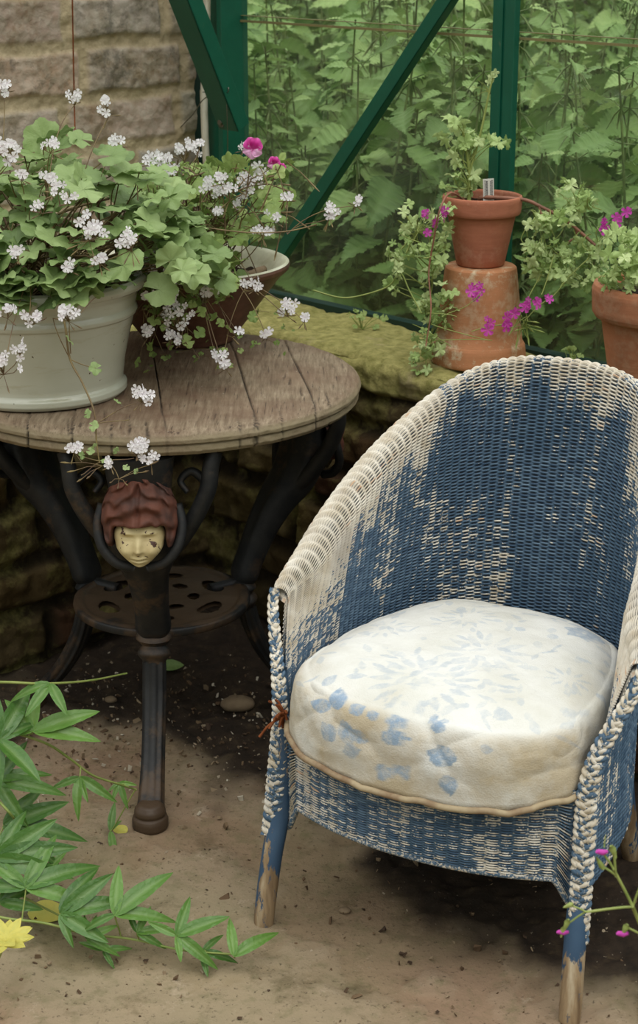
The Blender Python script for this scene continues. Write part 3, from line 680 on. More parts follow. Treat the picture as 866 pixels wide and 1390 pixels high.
# ------------------------------------------------------------------ cushion
def build_cushion():
    root = empty('seat_cushion', CW(np.array([0, .18, .345]))); tag(root, 'puffy off-white seat cushion with faded blue flower print', 'cushion')
    nr, na = 190, 520
    a = np.linspace(0, 2*PI, na, endpoint=False)
    def outline(a):
        # from front bow round the back, superellipse halves
        x = np.cos(a); y = np.sin(a); sx = np.sign(x)*np.abs(x)**.62
        cy = np.where(y >= 0, .035+.365*np.abs(y)**.80, .035-(.030+.0*y)*np.abs(y)**.6-.092*np.abs(y)**1.4*(1-.0*np.abs(x)))
        return sx*.240, cy
    ox, oy = outline(a)
    # section: 0..1 top from centre to shoulder, 1..2 side down to the piping, 2..2.4 under
    q = np.concatenate([np.linspace(0, 1, 110), np.linspace(1, 2, 70)[1:], np.linspace(2, 2.6, 12)[1:]]); nr = len(q)
    c = np.array([0, .19])
    Q_, A = np.meshgrid(q, a, indexing='ij')
    OX, OY = np.broadcast_to(ox, Q_.shape), np.broadcast_to(oy, Q_.shape)
    rad = np.where(Q_ < 1, Q_*.90, np.where(Q_ < 2, .90+.10*np.sin(np.clip(Q_-1, 0, 1)*PI*.5)**.9+.006*np.sin(np.clip(Q_-1, 0, 1)*PI), 1-(Q_-2)*.9))
    X = c[0]+(OX-c[0])*rad; Y = c[1]+(OY-c[1])*rad
    top = .458+.010*(1-np.clip(Q_, 0, 1)**2)-.016*np.clip(Q_, 0, 1)**7
    fr = sst(.15, -.05, Y)                       # frontness
    bot = .352-.022*fr*(1-(X/.24)**2)-.004
    shoulder = .442; Z = np.where(Q_ < 1, top, np.where(Q_ < 2, shoulder-(shoulder-bot)*(1-np.cos(np.clip(Q_-1, 0, 1)*PI*.5)**.75)*1.0, bot-.004-.03*np.clip(Q_-2, 0, 1)))
    P = np.stack([X, Y, Z], -1)
    N = gridN(P); 
    if N[20, 10, 2] < 0: N = -N
    sidem = sst(.7, 1.3, Q_)*sst(2.0, 1.75, Q_)
    wr = fbm(P*[1, 1, .6], 8, 3, 41)*.012+fbm(P, 26, 3, 4)*.004
    # diagonal pull folds on the front face
    s = X*7+Z*9+fbm(P, 6, 3, 5)*1.6; fold = (1-np.abs(np.sin(s*2.2)))**2*-.0045; s2 = X*-9+Z*16+fbm(P, 5, 2, 8)*2; fold2 = (1-np.abs(np.sin(s2*1.6)))**2*-.0040
    gather = -.004*sst(1.55, 2.0, Q_)*sst(2.3, 2.0, Q_)*np.abs(vn(P, 24, 6))
    topm = sst(1.1, .7, Q_); ripple = topm*(fbm(P*[.8, 1.3, 1], 22, 3, 12)*.0035)
    P = P+N*(wr*(.25*sst(2, 1.8, Q_)+.75*sidem)+(fold+fold2)*sidem*fr+gather+ripple)[..., None]
    # faded print: sprigs of petals and leaves, in cushion coordinates (x, distance along the top and down the front)
    sfl = np.where(Q_ < 1, Y, Y-(shoulder-Z)*1.0)
    U, Vv = X, np.where(fr > .3, Y+np.minimum(Z-.44, 0)*1.0, Y)
    pr = np.zeros_like(X); rr = np.random.default_rng(21)
    def petal(x, y, l, w, ang, st):
        dx, dy = U-x, Vv-y; p = dx*math.cos(ang)+dy*math.sin(ang); r = -dx*math.sin(ang)+dy*math.cos(ang); t = np.clip(p/l, 0, 1)
        k = (p > 0)*(p < l)*sst(1.15, .8, np.abs(r)/(w*np.sin(PI*t**.8)+1e-5)); return k*st
    def flower(x, y, R, n, st, w=.35, r0=.15, ph=0):
        nonlocal pr
        for k in range(n):
            an = ph+k*2*PI/n; pr = np.maximum(pr, petal(x+R*r0*math.cos(an), y+R*r0*math.sin(an), R*(1-r0), R*w*.5, an, st))
    # big blue leaves and blooms on the front face
    for (x, y, l, w, an, st) in [(-.105, -.085, .05, .022, 1.9, 1), (-.12, -.085, .042, .020, 2.9, .95), (-.085, -.085, .030, .018, .7, .9), (-.095, -.10, .05, .018, -1.2, .9), (-.055, -.085, .022, .014, .4, .8), (-.03, -.115, .05, .02, .2, 1), (-.015, -.10, .04, .018, 1.3, .9), (-.05, -.13, .04, .016, 2.8, .8),
                               (.055, -.085, .026, .018, 1.6, .9), (.045, -.12, .042, .02, -.3, 1), (.09, -.125, .04, .016, 2.6, .85), (.075, -.15, .034, .02, -1.3, .9), (-.105, -.14, .04, .02, 2.3, .8), (-.09, -.155, .032, .018, .3, .7), (-.02, -.16, .03, .018, -1.9, .8), (.0, -.155, .03, .018, -.7, .8), (.12, -.09, .02, .012, .2, .6), (-.15, -.04, .03, .014, 1.2, .6), (.035, -.06, .016, .013, .0, .8), (.06, -.065, .012, .010, 1.4, .6)]:
        pr = np.maximum(pr, petal(x, y, l, w*.75, an, st))
    flower(-.01, .015, .085, 19, .42, .16, .52, .13); flower(-.03, .03, .05, 9, .3, .3, .3, .2)
    flower(.13, .30, .035, 6, .7, .8, .1); flower(-.05, .26, .05, 14, .38, .16, .4); flower(.03, .14, .075, 13, .30, .22, .35, .4); flower(-.15, .16, .045, 12, .38, .18, .4); flower(.17, .13, .04, 10, .4, .2, .3)
    for k in range(150):
        pr = np.maximum(pr, petal(rr.uniform(-.22, .22), rr.uniform(-.03, .36), rr.uniform(.015, .04), rr.uniform(.003, .009), rr.uniform(0, 6.3), rr.uniform(.25, .5)))
    st = sst(1.0, 1.5, Q_)*fr*.9+.35*sst(.5, 1, Q_)*sst(-.1, .3, fbm(P, 7, 3, 30))+.5*sst(1.75, 2, Q_)
    mb = MB(); Fq = gridF(nr, na, cv=True)[:, ::-1]; W = CW(P)
    mb.add(W-np.array(root.location), Fq, prt=pr.ravel(), stain=np.clip(st, 0, 1).ravel())
    mb.build('cushion_cover', MAT['cloth'], root)
    # piping along the bottom seam
    k = int(np.argmin(np.abs(q-2.0))); ring = P[k]; nfr = np.array([ring[i] for i in range(na)]); front = nfr
    out = nrm(nfr*[1, 1, 0]-np.array([0, .19, 0])); pp = nfr+out*.003+np.array([0, 0, -.002]); pp = np.vstack([pp, pp[:1]])
    pp[:, 2] += .003*vn(pp, 30, 3)
    m = MB(); V, Q2, T = tube(CW(pp)-np.array(root.location), .0048, 8); m.add(V, Q2, T); m.build('piping', MAT['piping'], root)
    # frayed tie at the left corner
    m = MB(); cpt = np.array([-.238, .0, .357])
    rr = np.random.default_rng(2)
    for j in range(16):
        d = rr.normal(0, 1, 3)*.010; m.add(*tube(CW(spline(np.array([cpt, cpt+d*.8+[-.002, -.006, .002], cpt+d*1.4+[-.004, -.008, -.008]]), 4)), .0022, 5))
    m2 = MB()
    for V_ in m.V: V_ -= np.array(root.location)
    o = m.build('frayed_tie', MAT['rust'], root)
    return root
build_cushion()

# ================================================================== TABLE
TC = np.array([-.297, 3.06]); TR = .373; TZ = .735
table = empty('pub_table', (TC[0], TC[1], 0)); tag(table, 'round weathered wooden pub table on black cast iron legs with a face mask', 'table')
def build_top():
    # plan grid of the top in polar form, planks run towards the camera
    gaps = [-.205, -.130, .002, .155, .262]; wob = [.001, .0012, .0012, .002, .0015]
    a = np.linspace(0, 2*PI, 640, endpoint=False)
    prof = [(0, TZ), (TR-.022, TZ), (TR-.014, TZ-.002), (TR-.004, TZ-.008), (TR, TZ-.016), (TR-.001, TZ-.022), (TR-.008, TZ-.0245), (TR-.005, TZ-.027), (TR-.004, TZ-.036), (TR-.010, TZ-.043), (TR-.03, TZ-.045), (0, TZ-.045)]
    pr = [np.array(prof[0])]
    for k in range(len(prof)-1):
        n = 170 if k == 0 else (40 if k == len(prof)-2 else 5)
        for j in range(1, n+1): pr.append(np.array(prof[k])+(np.array(prof[k+1])-np.array(prof[k]))*j/n)
    pr = np.array(pr); X = pr[:, 0, None]*np.cos(a); Y = pr[:, 0, None]*np.sin(a); Z = pr[:, 1, None]+0*X
    g = np.zeros_like(X); pk = np.zeros_like(X)
    for gx, w in zip(gaps, wob):
        xx = X+Y*.03*np.sign(gx)-gx+vn(P3(Y*9+gx*50, 0*X), 1, 3)*w; wd = .0011
        g = np.maximum(g, sst(wd*1.6, wd*.5, np.abs(xx))*(.75+.25*sst(-.4, .1, vn(P3(Y*6, gx*40+0*X), 1, 9)))); pk += (xx > 0)
    cr = np.zeros_like(X); r5 = np.random.default_rng(3)
    for k in range(26):
        cx = r5.uniform(-.34, .34); y0 = r5.uniform(-.36, .3) if k > 14 else -math.sqrt(max(0, TR**2-cx*cx)); l = r5.uniform(.03, .10)
        cr = np.maximum(cr, sst(.0016, .0006, np.abs(X-cx+vn(P3(Y*20+k*7, 0*X), 1, k)*.003))*sst(0, .01, Y-y0+.002)*sst(0, .03, y0+l-Y))
    bat = sst(TR-.033, TR-.030, np.hypot(X, Y))*sst(TR-.027, TR-.030, np.hypot(X, Y))*.0  
    depth = np.where(pr[:, 1, None] > TZ-.03, 1, .6)
    n = nrm(np.stack([X, Y, 0*X], -1))*sst(TZ, TZ-.012, Z)[..., None]+np.array([0, 0, 1.])*sst(TZ-.012, TZ, Z)[..., None]
    P = np.stack([X, Y, Z], -1); grain = fbm(np.stack([X*9, Y*1.0, Z*9], -1), 12, 4, 6)
    d = -(np.maximum(g, cr*.6))*.004+grain*.0016+((pk*37) % 3-1)*.0008*(Z > TZ-.004)+fbm(P, 20, 3, 3)*.0012
    P = P+n*d[..., None]
    mb = MB(); mb.add(P, gridF(len(pr), len(a), cv=True), plank=pk.ravel(), gap=np.clip(np.maximum(g, cr*.8), 0, 1).ravel(), side=sst(TZ-.004, TZ-.014, Z).ravel())
    # turn the planks a little clockwise
    th = .10
    c, s = math.cos(th), math.sin(th)
    V = mb.V[0]; V[:, :2] = np.stack([V[:, 0]*c-V[:, 1]*s, V[:, 0]*s+V[:, 1]*c], -1)
    mb.build('tabletop', MAT['wood'], table)
build_top()
def superloft(secs, n=28, e=.75):
    """secs: rows of (r, z, half width tangential, half depth radial); section lies across the path"""
    S = np.asarray(secs, float); m = len(S); t = nrm(np.gradient(S[:, :2], axis=0)); nr = np.stack([t[:, 1], -t[:, 0]], -1)
    a = np.arange(n)*2*PI/n; ca, sa = np.cos(a), np.sin(a); x = np.sign(ca)*np.abs(ca)**e; y = np.sign(sa)*np.abs(sa)**e
    R = S[:, 0, None]+nr[:, 0, None]*y*S[:, 3, None]; Z = S[:, 1, None]+nr[:, 1, None]*y*S[:, 3, None]; T = x*S[:, 2, None]+0*R
    return np.stack([R, T, Z], -1)
def refine(secs, k=6): return spline(np.array(secs), k)
def iron_leg(ang):
    """leg lies along +X (radial), tangential Y"""
    mb = MB(); c, s = math.cos(ang), math.sin(ang)
    def put(V, Q=None, T=None, rusty=0.):
        V = np.asarray(V).reshape(-1, 3); W = np.stack([V[:, 0]*c-V[:, 1]*s, V[:, 0]*s+V[:, 1]*c, V[:, 2]], -1); mb.add(W, Q, T, rusty=rusty)
    up = refine([(.330, .688, .060, .034), (.322, .64, .054, .030), (.312, .60, .050, .028), (.306, .55, .058, .034), (.285, .50, .054, .034), (.250, .455, .040, .030), (.215, .40, .033, .026), (.188, .345, .031, .023), (.176, .315, .032, .022), (.172, .300, .024, .019)])
    V = superloft(up); V[..., 1] *= 1+.0*V[..., 2]
    # relief: leaf ribs on the knee
    V[..., 0] += .004*np.cos(V[..., 1]*160)*sst(.62, .50, V[..., 2])*sst(.36, .46, V[..., 2])
    put(V, gridF(V.shape[0], V.shape[1], cv=True))
    put(np.concatenate([V[0], [[.335, 0, .690]]]), None, [[i, (i+1) % 28, 28] for i in range(28)])
    ring = refine([(.171, .304, .022, .018), (.170, .298, .030, .025), (.169, .290, .033, .028), (.170, .282, .027, .022), (.171, .276, .022, .018), (.173, .268, .028, .023), (.175, .260, .030, .025), (.178, .250, .022, .018), (.180, .244, .019, .016)], 4)
    V = superloft(ring, e=1); put(V, gridF(V.shape[0], V.shape[1], cv=True), rusty=.5)
    low = refine([(.179, .248, .0195, .016), (.192, .20, .0200, .016), (.215, .15, .0195, .016), (.248, .10, .0195, .0155), (.283, .06, .0205, .0155), (.312, .035, .022, .016), (.326, .026, .023, .017)], 8)
    V = superloft(low, n=48, e=.8); a = np.arange(48)*2*PI/48; fl = 1+.10*np.cos(a*8); cn = low[:, None, :]
    V[..., 1] *= fl; V[..., 0] = low[:, 0, None]+(V[..., 0]-low[:, 0, None])*fl
    put(V, gridF(V.shape[0], V.shape[1], cv=True), rusty=.15)
    V, Q = lathe([(0, .047), (.020, .045), (.027, .036), (.028, .030), (.026, .024), (.030, .022), (.032, .016), (.032, .004), (.030, 0), (0, 0)], 32, (.335, 0, 0), sub=3); put(V, Q, rusty=.8)
    # scrolled side arms that spread under the top
    for sg in (-1, 1):
        pth = spline(np.array([[.272, sg*.018, .47], [.292, sg*.060, .52], [.310, sg*.090, .57], [.318, sg*.112, .62], [.316, sg*.118, .66], [.31, sg*.125, .684]]), 8); V, Q, T = tube(pth, np.linspace(.020, .016, len(pth)), 10, flat=.8); put(V, Q, T)
        pth = spline(np.array([[.30, sg*.112, .625], [.295, sg*.085, .645], [.30, sg*.066, .63], [.308, sg*.078, .612]]), 6); V, Q, T = tube(pth, np.linspace(.009, .005, len(pth)), 8); put(V, Q, T)
        # collar hugging the mask
        pth = spline(np.array([[.345, sg*.012, .492], [.352, sg*.040, .503], [.352, sg*.062, .53], [.342, sg*.070, .565], [.330, sg*.062, .60]]), 8); V, Q, T = tube(pth, .0085, 8); put(V, Q, T)
    # bracket to the centre under the top, and a strut to the shelf
    pth = spline(np.array([[.31, 0, .675], [.2, 0, .672], [0, 0, .672]]), 6); V, Q, T = tube(pth, .016, 8); put(V, Q, T)
    pth = spline(np.array([[.178, 0, .305], [.15, 0, .298], [.10, 0, .296]]), 6); V, Q, T = tube(pth, .012, 8); put(V, Q, T)
    leg = mb.build('leg', MAT['iron'], table)
    # mask on the knee
    def mask():
        na, ne = 90, 80; ax = np.linspace(-PI*.5, PI*.5, na); el = np.linspace(-PI*.5, PI*.5, ne); A, E = np.meshgrid(ax, el, indexing='ij')
        y = np.sin(A)*np.cos(E); z = np.sin(E); x = np.cos(A)*np.cos(E)
        W, Hh, D = .040, .045, .028
        w = W*(1+.10*sst(-.2, .4, z)-.22*sst(-.2, -.9, z)); Y = y*w; Z = z*Hh
        def gs(cy, cz, sy, sz): return np.exp(-((Y-cy)/sy)**2-((Z-cz)/sz)**2)
        X = x**.8*D
        X += .011*gs(0, -.004, .0065, .013)+.006*gs(0, -.012, .008, .005)+.004*gs(0, .022, .03, .008)
        for sg in (-1, 1):
            X += -.0075*gs(sg*.0165, .008, .010, .0055)+.0038*gs(sg*.0165, .0065, .0085, .0032)-.0016*gs(sg*.0165, .0045, .009, .0012)+.005*gs(sg*.022, -.014, .011, .010)+.0030*gs(sg*.018, .0175, .012, .0028)-.002*gs(sg*.006, -.0155, .002, .002)
        X += .0045*gs(0, -.0255, .010, .0030)+.0045*gs(0, -.0325, .008, .0034)-.0045*gs(0, -.0290, .012, .0014)-.0015*gs(0, -.038, .01, .003)+.005*gs(0, -.045, .009, .007)
        V = np.stack([.350+X-.10*(Z), Y, 
                      .545+Z], -1); return V, gridF(na, ne)
    V, Q = mask(); m = MB(); W = V.reshape(-1, 3); W = np.stack([W[:, 0]*c-W[:, 1]*s, W[:, 0]*s+W[:, 1]*c, W[:, 2]], -1); m.add(W, Q); fo = m.build('mask_face', MAT['face'], leg)
    na, ne = 80, 60; A, E = np.meshgrid(np.linspace(-PI*.55, PI*.55, na), np.linspace(-PI*.18, PI*.52, ne), indexing='ij')
    # hair: two swept lobes parted at the centre, over the brow
    y = np.sin(A)*np.cos(E); z = np.sin(E); x = np.cos(A)*np.cos(E)
    Y = y*.064; Z = z*.082+.018; X = x*.048
    brow = .012-.020*sst(.2, .9, np.abs(y))+.014*np.exp(-(y/.12)**2); Z = np.where(Z < .012, .012+(Z-.012)*1.0, Z)
    wav = .0045*np.sin(E*16+np.abs(A)*7+3*vn(P3(A, E), 3, 4))+.004*vn(P3(A, E), 5, 7)
    k = sst(.018, .0, Z)*(1-sst(.55, .75, np.abs(y)))       # recess over the face
    X = X+wav-k*.055-.010*np.exp(-(y/.06)**2)*(z > 0)
    V = np.stack([.338+X-.08*Z, Y+0*X, .560+Z], -1); m = MB(); W = V.reshape(-1, 3); W = np.stack([W[:, 0]*c-W[:, 1]*s, W[:, 0]*s+W[:, 1]*c, W[:, 2]], -1); m.add(W, gridF(na, ne)); m.build('mask_hair', MAT['hair'], leg)
for k in range(3): iron_leg(-PI/2+.0+k*2*PI/3)
# pierced shelf
def build_shelf():
    na, nr = 240, 60; R = .163; a = np.linspace(0, 2*PI, na, endpoint=False); r = np.linspace(.012, R, nr); m = MB()
    for z, sgn in ((.302, 1), (.292, -1)):
        Rr, A = np.meshgrid(r, a, indexing='ij'); zz = z+.0015*np.cos(A*6)*sst(.03, .1, Rr)+.003*sst(R-.02, R-.012, Rr)*(sgn > 0)-.003*sst(R-.006, R, Rr)*(sgn > 0)
        P = np.stack([Rr*np.cos(A), Rr*np.sin(A), zz+.0012*fbm(P3(Rr*np.cos(A), Rr*np.sin(A)), 40, 3)], -1); Fq = gridF(nr, na, cv=True)
        fc = P.reshape(-1, 3)[Fq].mean(1); rr = np.hypot(fc[:, 0], fc[:, 1]); th = np.arctan2(fc[:, 1], fc[:, 0])
        # kidney-shaped piercings in two rings
        d1 = ((np.mod(th*6/(2*PI), 1)-.5)/.28)**2+((rr-.108)/.018)**2; d2 = ((np.mod(th*6/(2*PI)+.5, 1)-.5)/.26)**2+((rr-.060)/.012)**2
        keep = (d1 > 1)*(d2 > 1); m.add(P, Fq[keep] if sgn > 0 else Fq[keep][:, ::-1], rusty=.9)
    V, Q = lathe([(R-.004, .304), (R+.003, .302), (R+.004, .296), (R+.002, .288), (R-.006, .284), (R-.010, .292)], 120, sub=2); m.add(V, Q, rusty=.5)
    m.build('shelf', MAT['iron'], table)
build_shelf()

# ================================================================== POTS
def pot_prof(rb, rt, h, rim, th=.007, lip=.006):
    """outside up, over the lip, down inside"""
    rr = rb+(rt-rb)*((h-rim)/h)
    return [(0, 0), (rb-.004, 0), (rb, .004), (rr, h-rim-.001), (rr+lip*.9, h-rim+.001), (rr+lip, h-rim+.005), (rt+lip*.6, h-.004), (rt+lip*.3, h-.0005), (rt-th*.3, h), (rt-th, h-.004), (rt-th-.004, h*.70), (rt-th-.006, h*.69)]
def soil_disc(parent, r, z, nm='soil'):
    a = np.linspace(0, 2*PI, 64, endpoint=False); R = np.linspace(.001, r, 26); Rr, A = np.meshgrid(R, a, indexing='ij'); P = np.stack([Rr*np.cos(A), Rr*np.sin(A), 0*A], -1); P[..., 2] = z+fbm(P, 40, 4, 3)*.012+.004*(1-Rr/r)
    m = MB(); m.add(P, gridF(26, 64, cv=True)); return m.build(nm, MAT['soil'], parent)
def wall_at(px, n, z=.68):
    """point on top of the low wall, n metres behind its face, in the pixel column px"""
    Y = (n+WP@WN)/((px-433)/F*.985*WN[0]+WN[1])
    for _ in range(4):
        dpt = Y*math.cos(PITCH)+(CH-z)*math.sin(PITCH); X = (px-433)/F*dpt; s = (X-WP[0])*WS[0]+(Y-WP[1])*WS[1]; q = WP+WS*0; 
        # solve so that the distance behind the face stays n
        Y += ((n+WP@WN)-(X*WN[0]+Y*WN[1]))/WN[1]
    return np.array([X, Y, z])
PI_ = wall_at(649, .118, .686)
up_pot = empty('terracotta_flowerpot', PI_); tag(up_pot, 'stained terracotta flowerpot turned upside down on the wall, propping up a smaller pot', 'flowerpot')
H1 = .192
prof = [(r, H1-z) for r, z in [(0.0, 0), (.066, 0), (.0695, .003), (.0705, .008), (.086, H1-.042), (.088, H1-.041), (.091, H1-.036), (.095, H1-.004), (.093, H1-.0005), (.088, H1), (.084, H1-.01), (.07, H1-.12)]][::-1]
V, Q = lathe(prof, 96, (0, 0, 0), .0018, 3, 5); m = MB(); V = V*1.0
zz = V[:, 2]; edge = fbm(V, 22, 3, 3)
V[:, 2] -= np.where(zz > H1-.003, 0, 0)
pale = .35+.65*np.maximum(sst(H1-.02, H1-.002, zz), sst(.085, .02, zz))
m.add(V, Q, pale=pale); m.build('pot_body', MAT['tc_old'], up_pot)
# upper pot
UP = PI_+np.array([-.001, .004, H1+.001])
geranium_pot = empty('potted_geranium', UP); tag(geranium_pot, 'small terracotta pot with a pale curly-leaved plant and white label, on the upturned pot', 'potted plant')
V, Q = lathe([(0, 0), (.044, 0), (.047, .003), (.066, .098), (.0665, .0985), (.0735, .100), (.0755, .104), (.0775, .131), (.0765, .134), (.0735, .1355), (.0705, .133), (.0675, .112), (.066, .108)], 96, (0, 0, 0), .0008, 5, 5); m = MB(); m.add(V, Q, pale=.35); m.build('pot', MAT['tc_new'], geranium_pot)
soil_disc(geranium_pot, .0675, .117)
# right pot
RP = wall_at(893, .135, .686)
right_pot = empty('potted_geranium', RP); tag(right_pot, 'large terracotta pot with thick rim at the right edge, light green plant inside', 'potted plant')
V, Q = lathe([(0, 0), (.082, 0), (.086, .004), (.110, .150), (.111, .151), (.122, .156), (.127, .164), (.129, .205), (.126, .214), (.120, .217), (.115, .213), (.110, .19), (.106, .180)], 110, (0, 0, 0), .0012, 9, 5); m = MB(); m.add(V, Q, pale=.3); m.build('pot', MAT['tc_right'], right_pot)
soil_disc(right_pot, .109, .192)
# white planter
WPOT = np.array([-.487, 2.945, TZ+.001])
white_pot = empty('planter_with_scented_geranium', WPOT); tag(white_pot, 'large pale glazed planter full of round-leaved plant with small white flowers', 'potted plant')
V, Q = lathe([(0, 0), (.136, 0), (.146, .002), (.151, .008), (.1505, .017), (.146, .022), (.1445, .025), (.149, .06), (.159, .105), (.1665, .134), (.168, .139), (.172, .142), (.174, .148), (.172, .154), (.1705, .157), (.174, .175), (.180, .184), (.189, .189), (.193, .196), (.192, .204), (.186, .208), (.179, .206), (.174, .198), (.170, .18), (.165, .17)], 160, (0, 0, 0), 0, 0, 4); m = MB(); m.add(V, Q); m.build('planter', MAT['whiteg'], white_pot)
soil_disc(white_pot, .168, .180)
# brown bowl
BB = np.array([-.255, 3.335, TZ+.001])
bowl = empty('bowl_of_trailing_geranium', BB); tag(bowl, 'brown bowl with pale glazed inside, full of small white-flowered trailing plant', 'potted plant')
V, Q = lathe([(0, 0), (.086, 0), (.090, .003), (.094, .012), (.126, .055), (.166, .108), (.186, .134), (.192, .137), (.197, .142), (.199, .149), (.197, .154)], 140, (0, 0, 0), .0008, 2, 4); m = MB(); m.add(V, Q); m.build('bowl', MAT['brown'], bowl)
V, Q = lathe([(.197, .154), (.192, .1565), (.184, .154), (.172, .144), (.153, .120), (.136, .10)], 140, (0, 0, 0), 0, 0, 4); m = MB(); m.add(V, Q); m.build('bowl_lining', MAT['creamg'], bowl)
soil_disc(bowl, .158, .122)
m = MB(); c = atY(335, 350, 3.28)-BB; c[2] = .135; m.add(*tube(spline(np.array([c+[-.035, -.02, .004], c, c+[.035, .02, .012]]), 6), [.006, .009, .010, .009, .010, .008, .009, .010, .009, .010, .009, .008, .006], 8)); m.build('cork_bark', MAT['stone'], bowl)

# ================================================================== PLANTS
def round_leaf(lobes=7, depth=.10, cren=.03, seed=0, cup=.18, notch=.55, ripple=.06):
    """scalloped kidney-shaped leaf, petiole at the origin, tip along +Y, about 1 across"""
    r = np.random.default_rng(seed); na, nr = 56, 6
    a = np.linspace(-PI+.28, PI-.28, na); rr = np.array([0.02, .25, .5, .74, .9, 1.0])
    R = .5*(1+depth*(np.abs(np.cos(a*lobes/2*.93))-.6)*1.6+cren*np.cos(a*24))*(1-.18*sst(1.6, 3, np.abs(a)))*(1+.04*np.sin(a*3+seed))
    A, K = np.meshgrid(a, rr, indexing='ij'); RR = R[:, None]*(K if depth < .2 else K)
    X = np.sin(A)*RR; Y = np.cos(A)*RR+.06
    vein = np.exp(-((np.mod(A*lobes/(2*PI*.93)+.5, 1)-.5)/(.05+.05*(1-K)))**2)*(K < .97)
    Z = cup*(K**2)*.5-.5*cup*K**4*.9+ripple*np.sin(A*lobes/2*2+seed)*K**3*.5-.02*vein+.05*r.normal()*np.sin(A)*K*K
    V = np.stack([X, Y, Z], -1).reshape(-1, 3); U = np.stack([K, K, vein], -1).reshape(-1, 3)
    return V, gridF(na, 6)[:, ::-1], U
GL = [round_leaf(7, .11, .026, s, .12+.10*(s % 3), ripple=.05+.02*s) for s in range(5)]
SL = [round_leaf(5, .16, .03, s+10, .25, ripple=.10) for s in range(4)]
CL = [round_leaf(5, .42, .10, s+20, .30+.1*s, ripple=.22) for s in range(4)]
def strip_leaf(n=14, w=.16, fold=.12, droop=.35, teeth=0):
    t = np.linspace(0, 1, n); W = w*np.sin(PI*(.03+.97*t**.8))**.75; W[-1] = .002; V = []; U = []
    for a in (-1, -.5, 0, .5, 1):
        V.append(np.stack([a*W*(1+teeth*((np.arange(n) % 2)*2-1)*(abs(a) == 1)), t, fold*np.abs(a)*W/w*w-droop*t*t+.008*np.sin(t*40)*abs(a)], -1)); U.append(np.stack([0*t, t, np.maximum(np.exp(-(a/.15)**2)+0*t, (np.cos((t*9-abs(a))*2*PI) > .85)*.6)], -1))
    return np.stack(V, 1).reshape(-1, 3), gridF(n, 5)[:, ::-1], np.stack(U, 1).reshape(-1, 3)
VLf = [strip_leaf(16, .13, .35, d) for d in (.15, .35, .6)]
def petal5(mb, c, out, up, R, rnd=0., mark=True, wide=.42, broad=5):
    fr = frame(up, out)     # columns side, up, out
    for k in range(broad):
        a = k*2*PI/5+(PI/5 if False else 0); ca, sa = math.cos(a), math.sin(a)
        L = R*(1.0 if k in (0, 1, 4) else .95); w = R*wide
        pts = [(0, 0, 0), (.35*L, .55*w, .12*L), (.80*L, w, .22*L), (L, .5*w, .16*L), (L, -.5*w, .16*L), (.80*L, -w, .22*L), (.35*L, -.55*w, .12*L), (.62*L, 0, .10*L)]
        V = []
        for y, x, z in pts: V.append([x*ca+y*sa, y*ca-x*sa, z])
        V = np.array(V)@fr.T+c; rn = np.zeros(8)+rnd
        if mark and k in (0, 1, 4): rn[0] = .3; rn[7] = .12*(k != 0)
        mb.add(V, None, [[7, 0, 1], [7, 1, 2], [7, 2, 3], [7, 3, 4], [7, 4, 5], [7, 5, 6], [7, 6, 0]], rnd=rn)
camv = np.array([0, 0, CH])
def umbel(parent, org, c, n, spread, R, seed, mat='petal', stemmat='stem_r', out=None, buds=3, name='flower_cluster', label=None):
    r = np.random.default_rng(seed); m = MB(); s = MB(); b = MB(); tv = nrm(camv-c)
    base = c-np.array([0, 0, spread*.9])-tv*spread*.35
    spread = spread*1.25; n = max(3, int(n*.85)); R = R*1.12
    for k in range(n):
        d = nrm(r.normal(0, 1, 3)+tv*.9+np.array([0, 0, .4])); e = c+d*spread*r.uniform(.45, 1.1)*np.array([1, 1, .85])
        fo = nrm(d*.5+tv*r.uniform(.3, 1.2)+r.normal(0, .25, 3)); petal5(m, e-org, fo, nrm(np.array([r.normal(0, .3), 0, 1])), R*r.uniform(.8, 1.15), wide=r.uniform(.30, .42))
        s.add(*tube(np.array([base, (base+e)/2+d*.004, e-fo*.002])-org, .0007, 4))
    for k in range(buds):
        d = nrm(r.normal(0, 1, 3)+np.array([0, 0, -.1])+tv*.4); e = base+d*spread*1.1; s.add(*tube(np.array([base, (base+e)/2, e, e+d*.005])-org, [.0005, .0005, .0013, .0004], 5))
    o = m.build(name, MAT[mat], parent, False)
    if label: o['label'] = label
    s.build('flower_stalks', MAT[stemmat], o)
    return base
def stemline(mb, org, a, b, sag=0., rad=.0014, wob=.012, seed=0, n=10, r1=None):
    r = np.random.default_rng(seed); a, b = np.asarray(a), np.asarray(b); L = np.linalg.norm(b-a)
    p = bez(a, a+(b-a)*.3+np.array([0, 0, sag*L])+r.normal(0, wob, 3), a+(b-a)*.7+np.array([0, 0, sag*L])+r.normal(0, wob, 3), b, n)
    mb.add(*tube(p-org, np.linspace(rad, r1 or rad*.7, n), 5)); return p
def leaf_on(mb, lst, r, org, p, fwd, up, size, rnd): 
    T = lst[r.integers(0, len(lst))]; R = frame(fwd, up); V = (T[0]*size)@R.T+p-org; mb.add(V, T[1], uvp=T[2], rnd=rnd)

